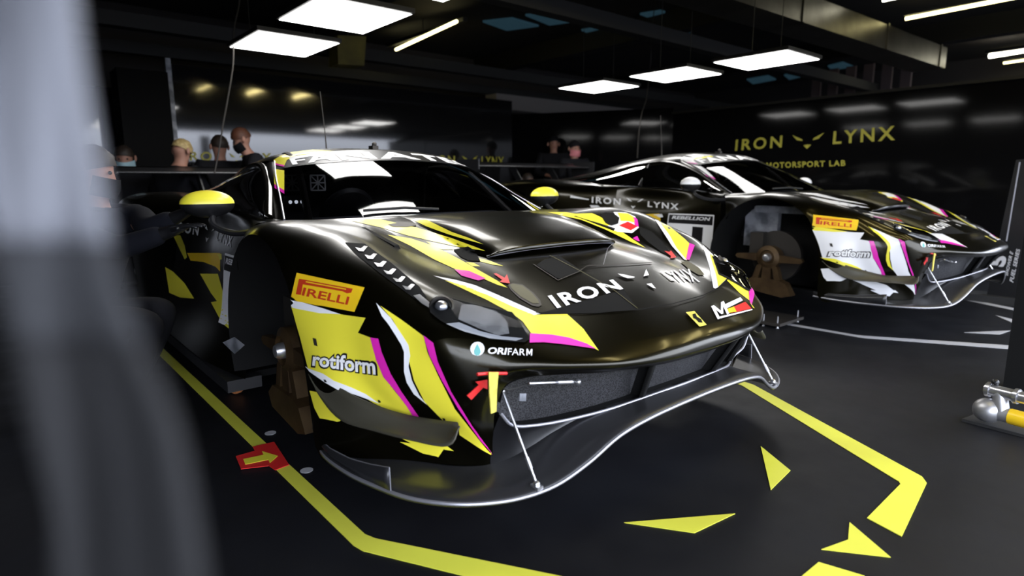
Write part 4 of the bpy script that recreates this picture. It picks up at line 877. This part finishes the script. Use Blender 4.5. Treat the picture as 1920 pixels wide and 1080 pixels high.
def person(lab, loc, rz, head=(0, 0, 1.62), chest=(0, 0, 1.32), pelvis=(0, 0, .95), hands=((.30,.1,.95),(-.30,.1,.95)), elbows=((.30,-.05,1.12),(-.30,-.05,1.12)),
           knees=((.11,.03,.50),(-.11,.03,.50)), feet=((.12,0,.05),(-.12,0,.05)), face=(0, 1, -.3), hair='hair_d', mask=None, jersey='cloth', cap=False, long=1., glove=False):
    r = empty('person', loc, rz, lab, 'person')
    H, Cc, Pv = Vector(head), Vector(chest), Vector(pelvis); f = Vector(face).normalized(); Nk = Cc.lerp(H, .52)
    sR = (Cc-Pv).cross(Vector((0, 1, 0))).normalized() if abs((Cc-Pv).normalized().y) < .95 else Vector((1, 0, 0))
    sR = Vector((1, 0, 0))
    N = [(*Pv, .07, .06), (*Pv.lerp(Cc, .5), .08, .06), (*Cc, .12, .075), (*Nk, .048), (*(H-f*.0+Vector((0, 0, -.06))), .060, .062), (*(H+Vector((0, 0, .0))), .078, .088), (*(H-f*.012+Vector((0, 0, .06))), .064, .076)]
    Ed = [(0, 1), (1, 2), (2, 3), (3, 4), (4, 5), (5, 6)]
    for i, s_ in enumerate((1, -1)):
        b = len(N); sh = Cc+sR*s_*.17+Vector((0, 0, .05)); e_, h_ = Vector(elbows[i]), Vector(hands[i]); d = (h_-e_).normalized()
        N += [(*sh, .045), (*e_, .036), (*h_, .027, .03), (*(h_+d*.05), .038, .018)]; Ed += [(2, b), (b, b+1), (b+1, b+2), (b+2, b+3)]
        sd = d.cross(Vector((0, 0, 1))); sd = sd.normalized() if sd.length > .1 else Vector((1, 0, 0)); p = h_+d*.05
        pb = b+3
        for k, (q, ln) in enumerate(((-.027, .062), (-.009, .075), (.009, .07), (.026, .055))):
            c0 = len(N); N += [(*(p+d*.03+sd*q), .009), (*(p+d*(.03+ln*.55)+sd*q*1.15-Vector((0, 0, .008))), .0085), (*(p+d*(.03+ln)+sd*q*1.2-Vector((0, 0, .026))), .007)]
            Ed += [(pb, c0), (c0, c0+1), (c0+1, c0+2)]
        c0 = len(N); tv = -sd*s_*1; N += [(*(h_+d*.03+tv*.03), .011), (*(h_+d*.065+tv*.048), .009)]; Ed += [(pb, c0), (c0, c0+1)]
        b = len(N); hp = Pv+sR*s_*.09+Vector((0, 0, -.05)); kn, ft = Vector(knees[i]), Vector(feet[i])
        N += [(*hp, .05), (*kn, .04), (*ft, .034), (*(ft+Vector((0, .14, -.015))), .038, .03)]; Ed += [(0, b), (b, b+1), (b+1, b+2), (b+2, b+3)]
    body = skin_mesh('body', N, Ed, 'skin', r, 2); head_deform(body.data, H, f)
    if glove:
        body.data.materials.append(MT['black'])
        for q in body.data.polygons:
            if min((q.center-Vector(h_)).length for h_ in hands) < .17: q.material_index = 1
    # clothing shells over the same skeleton
    T = [(*Pv, .165, .125), (*Pv.lerp(Cc, .5), .150, .115), (*Cc, .19, .125), (*Cc.lerp(Nk, .62), .11, .09), (*Cc.lerp(Nk, .97), .068)]; Te = [(0, 1), (1, 2), (2, 3), (3, 4)]
    for i, s_ in enumerate((1, -1)):
        b = len(T); sh = Cc+sR*s_*.195+Vector((0, 0, .07)); e_, h_ = Vector(elbows[i]), Vector(hands[i])
        T += [(*sh, .074), (*e_, .056), (*e_.lerp(h_, .93 if long else .1), .042)]; Te += [(2, b), (b, b+1), (b+1, b+2)]
    skin_mesh('jersey', T, Te, jersey, r, 2)
    T = [(*(Pv+Vector((0, 0, .05))), .16, .12), (*(Pv-Vector((0, 0, .06))), .16, .125)]; Te = [(0, 1)]
    for i, s_ in enumerate((1, -1)):
        b = len(T); hp = Pv+sR*s_*.095+Vector((0, 0, -.1)); T += [(*hp, .105), (*knees[i], .072), (*Vector(knees[i]).lerp(Vector(feet[i]), .9), .058)]; Te += [(1, b), (b, b+1), (b+1, b+2)]
    skin_mesh('trousers', T, Te, 'cloth', r, 2)
    for i in (0, 1):
        ft = Vector(feet[i]); MB().sph(ft+Vector((0, .06, -.01)), (.05, .14, .045), 12, 8).build('shoe', 'rubber', r)
    # hair shell: upper/back half of the skull
    side = Vector((0, 0, 1)).cross(f).normalized(); upv = f.cross(side); V = []; Fc = []; n, k = 20, 9
    for i in range(k+1):
        th = math.radians(104)*i/k
        for j in range(n):
            ph = 2*PI*j/n; fr_ = math.cos(ph); tt = th*(1-.30*max(0, fr_))*(1+.16*max(0, -fr_)); wob = 1+.03*math.sin(7*ph+3*i)+random.uniform(-.035, .035)
            V.append(H+upv*.022+(f*math.sin(tt)*math.cos(ph)*.091+side*math.sin(tt)*math.sin(ph)*.080+upv*math.cos(tt)*.092)*wob-f*.010)
    for i in range(k):
        for j in range(n): Fc.append((i*n+j, i*n+(j+1) % n, (i+1)*n+(j+1) % n, (i+1)*n+j))
    mobj('cap' if cap else 'hair', V, Fc, 'cloth' if cap else hair, r)
    for s_ in (1, -1): MB().sph(H+side*s_*.088+upv*(-.005)-f*.005, (.012, .018, .03), 10, 6).build('ear', 'skin', r)
    for s_ in (1, -1): MB().sph(H+side*s_*.033+upv*.016+f*.074, .0085, 8, 6).build('eye', 'black', r)
    if mask:
        V = []; Fc = []
        for i in range(6):
            for j in range(11):
                a_ = math.radians(-72+14.4*j); hh = -.092+.017*i*1.0
                rr = .098+.018*math.exp(-(a_/.35)**2)*(.4+.6*math.sin(PI*i/5))
                V.append(H+f*math.cos(a_)*rr+side*math.sin(a_)*rr*.92+upv*hh)
        for i in range(5):
            for j in range(10): Fc.append((i*11+j, i*11+j+1, (i+1)*11+j+1, (i+1)*11+j))
        mobj('face_mask', V, Fc, mask, r)
    else:
        MB().sph(H+f*.086-upv*.045, (.022, .022, .007), 10, 6).build('lips', mat('lip', (.35, .12, .1), .5) if 'lip' not in MT else MT['lip'], r)
    return r
def at_px(u, v, y): d = pix_dir(u, v); return CAM_P+d*(y/d.y)
def place(lab, u, v, y, face_deg, **k):
    h = at_px(u, v, y); hz = k.pop('hz', None); H = k.pop('head', (0, .0, h.z)); rz = math.radians(face_deg); R = Matrix.Rotation(rz, 3, 'Z'); o = R @ Vector((H[0], H[1], 0))
    ch = k.pop('chest', (0, H[1]*.55, h.z-.25)); pv = k.pop('pelvis', (0, H[1]*.15-.03, h.z-.66))
    sc = pv[2]/.95; k.setdefault('knees', ((.11, .04+.12*(1-sc), .48*min(1, sc+.05)), (-.11, .02+.12*(1-sc), .48*min(1, sc+.05))))
    k.setdefault('elbows', ((.27, ch[1]+.08, ch[2]-.18), (-.27, ch[1]+.08, ch[2]-.18))); k.setdefault('hands', ((.16, ch[1]+.30, ch[2]-.22), (-.16, ch[1]+.30, ch[2]-.22)))
    return person(lab, (h.x-o.x, h.y-o.y, 0), rz, head=(H[0], H[1], h.z), chest=ch, pelvis=pv, **k)
place('person with auburn hair and black mask leaning to the left behind the front car', 453, 262, 6.2, 80, head=(0, .20, 1.5), face=(0, .9, -.6), hair='hair_r', mask='cloth')
place('blond person bending down in dark jersey left behind the front car', 340, 284, 6.15, -60, head=(0, .16, 1.4), face=(0, .8, -.9), hair='hair_b')
place('person in black with dark hair behind the auburn haired one, facing the wall', 411, 275, 6.6, 10, face=(0, 1, -.1))
place('person with dark hair and pale blue face mask in black, looking down', 233, 296, 6.75, 165, head=(0, .10, 1.4), face=(0, .9, -.35), mask='mask_b')
place('person in black with a cap standing before the angled wall, left of two', 1038, 270, 6.75, 150, face=(0, 1, -.1), cap=True)
place('person in black with dusty pink face mask and cap beside the angled wall', 1077, 279, 6.05, 170, face=(0, 1, -.2), cap=True, mask='mask_p')
place('crouching person whose head shows above the windshield edge of the front car', 990, 340, 6.4, 185, face=(0, 1, -.1), pelvis=(0, -.05, .45), chest=(0, .02, .74), knees=((.15, .38, .50), (-.15, .38, .50)), feet=((.14, .1, .05), (-.14, .1, .05)), hair='hair_d')
# mechanic at the left reaching for the mirror
hm = at_px(176, 322, 3.25); g0 = Vector((hm.x-.10, 3.3, 0))
lo = lambda p: tuple(Vector(p)-g0)
mech = person('person in dark blue crouching at the left, arm stretched to the yellow mirror', g0, 0, head=lo(hm), chest=lo((hm.x-.03, 3.27, hm.z-.27)), pelvis=lo((hm.x-.08, 3.36, hm.z-.60)),
       elbows=(lo((hm.x+.15, 3.02, hm.z-.25)), lo((hm.x+.02, 2.98, hm.z-.32))), hands=(lo((.615, 2.93, .86)), lo((.56, 2.86, .80))), knees=(lo((hm.x+.20, 3.10, .45)), lo((hm.x+.12, 2.95, .42))),
       feet=(lo((hm.x+.0, 3.12, .05)), lo((hm.x-.05, 2.98, .05))), face=(.75, -.4, -.25), jersey='navy', glove=True, mask='cloth')
# ================================================================== PROPS
# power cord hanging from the ceiling, left and right
def cord(px, y, label, r=.006):
    P = [at_px(u, v, y) for u, v in px]; P = cr1([tuple(p) for p in P], 6)
    MB().tube([tuple(p) for p in P], r, 6).build('power_cord', 'iron', None, label=label, category='cord')
cord([(450,-10),(447,15),(438,60),(437,120),(428,180),(418,235),(410,285),(402,325)], 5.2, 'thin cord hanging down beside the auburn haired person at the left')
cord([(1236,-60),(1222,60),(1220,110),(1216,150),(1212,185),(1203,215),(1198,250),(1195,296)], 5.0, 'thin cord hanging down above the roof of the second car')
# dark cabinet column left of the back wall
box('tall_cabinet', (1.30, 7.3, 1.05), (.44, .4, 2.1), 'matte', None, label='tall black cabinet at the left end of the back wall', category='cabinet')
# black pillar with air jack at right
def fp(u, v): d = pix_dir(u, v); t = -CAM_Z/d.z; return CAM_P+d*t
pb = fp(1906, 742)
box('pillar', (pb.x+.11, pb.y-.02, 1.0), (.16, .16, 2.0), 'matte', None, label='black post at the right edge of the photo', category='post')
jk = empty('lifting_jack', fp(1850, 800), 0, 'cast aluminium jack with yellow band on a black base plate at the right edge', 'jack')
jo = jk.location.copy()
def jp(u, v, z): d = pix_dir(u, v); t = (z-CAM_Z)/d.z; return CAM_P+d*t-jo
MB().prism([jp(1803,790,.0), jp(1925,822,.0), jp(1985,800,.0), jp(1862,768,.0)], (0, 0, .012)).build('base_plate', 'rubber', jk)
ax_ = (jp(1925,806,.07)-jp(1845,783,.07)).normalized(); a0 = jp(1853,769,.07)
q = MB(); q.sph(a0, (.055, .055, .05), 16, 12); q.tube([a0, a0+ax_*.05, a0+ax_*.34], [.05, .030, .028], 16); q.tube([a0+ax_*.045+Vector((0, 0, .0)), a0+ax_*.05+Vector((.012, .02, .085))], [.030, .024], 14); q.build('casting', 'alu', jk)
MB().tube([a0+ax_*.075, a0+ax_*.135], .0315, 16).build('yellow_band', 'plate_y', jk)
b0 = a0+ax_*.05+Vector((.012, .02, .085)); q = MB(); q.tube([b0-ax_*.05, b0+ax_*.3], .024, 14)
for t in (-.045, .05, .13, .21): q.tube([b0+ax_*t, b0+ax_*(t+.014)], .031, 14)
q.build('crossbar', 'silver', jk); MB().sph(b0-ax_*.02+Vector((0, 0, .035)), .014, 10, 8).build('knob', 'black', jk)
# black board with sideways white lettering
bo = empty('display_board', (6.28, 1.22, 0), 0, 'black board with sideways white lettering and numerals standing at the nose of the second car', 'board')
BX = 6.28
bpx = lambda u, v: (lambda d: CAM_P+d*((BX-.012)/d.x))(pix_dir(u, v))-Vector((6.28, 1.22, 0))
c0 = bpx(1846, 590); c1 = bpx(1925, 590)
MB().prism([(0, c0.y, .02), (0, c1.y-.3, .02), (0, c1.y-.3, 1.15), (0, c0.y, 1.15)][:0] or [bpx(1842, 592)*1, bpx(1990, 620), bpx(1990, 290), bpx(1905, 300)], (.03, 0, 0)).build('board_panel', 'black', bo)
def btext(t, q, m='paper', b=.02):
    V, Fc = text_mesh(t, b, 0, 1.05); V = [p for p in quadmap(V, [bpx(*a) for a in q])]; mobj('lettering', [p+Vector((-.003, 0, 0)) for p in V], Fc, m, bo, False)
MT['bt'] = mat('board_letter_vinyl', (.55, .55, .57), .5)
btext('15', [(1878,516),(1890,480),(1862,480),(1844,512)], 'bt', .05)
btext('SHOWER E', [(1890,517),(1900,474),(1894,470),(1884,516)], 'bt'); btext('FUEL SERIES', [(1900,530),(1913,468),(1906,466),(1893,526)], 'bt')
MB().tube([bpx(1887,452), bpx(1912,304)], .006, 6).build('edge_strip', 'edge', bo)
MB().box((.05, .0, .03), (.25, .5, .06)).build('foot', 'rubber', bo)
# setup platform with pins under the second car's hub
pf = empty('setup_platform', (X2-.95, Y2, 0), 0, 'steel plate with upright pins on the floor under the bare hub of the second car', 'stand')
MB().box((0, 0, .03), (.36, .46, .02)).build('top_plate', 'iron', pf)
for dx, dy in ((-.15,-.2),(-.15,-.10),(-.15,0),(.15,-.2),(-.15,.2)): MB().lathe((dx, dy, 0), (0, 0, 1), [(.012, 0), (.006, .01), (.004, .04), (.004, .085)], 10).build('pin', 'silver', pf)
MB().lathe((-.08, -.02, .04), (0, 0, 1), [(.028, 0), (.028, .03), (.016, .04), (.016, .05)], 18).build('centre_boss', 'silver', pf)
# caster trolley left of the front car
ct = fp(444, 738)
tr = empty('trolley', (ct.x, ct.y, 0), 0, 'black dolly frame with a steel caster wheel beside the sill of the front car', 'trolley')
MB().lathe((-.018, 0, .055), (1, .25, 0), [(.02, 0), (.050, 0), (.054, .006), (.054, .028), (.050, .034), (.02, .034)], 26).build('caster_wheel', 'wood', tr)
MB().lathe((-.022, 0, .055), (1, .25, 0), [(.012, 0), (.030, .0), (.030, .042), (.012, .044)], 20).build('wheel_hub', 'silver', tr)
MB().prism([(.03,-.008,.05),(.03,.008,.05),(.03,.03,.125),(.03,.005,.125)], (.006, 0, 0)).prism([(-.03,-.008,.05),(-.03,.008,.05),(-.03,.03,.125),(-.03,.005,.125)], (.006, 0, 0)).box((0, .0, .122), (.07, .07, .010)).build('caster_fork', 'silver', tr)
MB().box((-.02, .60, .095), (.08, 1.1, .04)).build('dolly_frame', 'matte', tr)
tg = [inv(u, v, car=1, x=-1.06)+Vector((X0, Y0, 0))-tr.location for u, v in ((419,642),(440,632),(459,647),(441,663))]
MB().prism(tg, (-.003, 0, 0)).build('label_plate', 'linerg', tr, auto=False)
# out-of-focus drape hanging close to the camera on the left
def dm():
    m = mat('grey_drape_fabric', (.20, .205, .225), .8); return m
MT['drape'] = dm()
dv = Vector((math.sin(HEAD), math.cos(HEAD), 0)); dr = Vector((math.cos(HEAD), -math.sin(HEAD), 0))

def near(u, v, d): return CAM_P+pix_dir(u, v)*d
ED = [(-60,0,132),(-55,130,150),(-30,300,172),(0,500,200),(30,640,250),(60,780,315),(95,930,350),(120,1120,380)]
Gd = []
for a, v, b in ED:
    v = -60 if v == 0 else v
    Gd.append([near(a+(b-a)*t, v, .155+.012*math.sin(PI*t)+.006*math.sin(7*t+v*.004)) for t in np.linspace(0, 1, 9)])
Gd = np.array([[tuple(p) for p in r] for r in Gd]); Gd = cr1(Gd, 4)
MT['drape'] = mat('strap_grey_top', (.17, .175, .195), .85); MT['drape2'] = mat('strap_grey_bottom', (.012, .012, .013), .85); MT['drape3'] = mat('strap_grey_middle', (.028, .029, .032), .85)  # strap tone steps from pale at the top to dark at the bottom
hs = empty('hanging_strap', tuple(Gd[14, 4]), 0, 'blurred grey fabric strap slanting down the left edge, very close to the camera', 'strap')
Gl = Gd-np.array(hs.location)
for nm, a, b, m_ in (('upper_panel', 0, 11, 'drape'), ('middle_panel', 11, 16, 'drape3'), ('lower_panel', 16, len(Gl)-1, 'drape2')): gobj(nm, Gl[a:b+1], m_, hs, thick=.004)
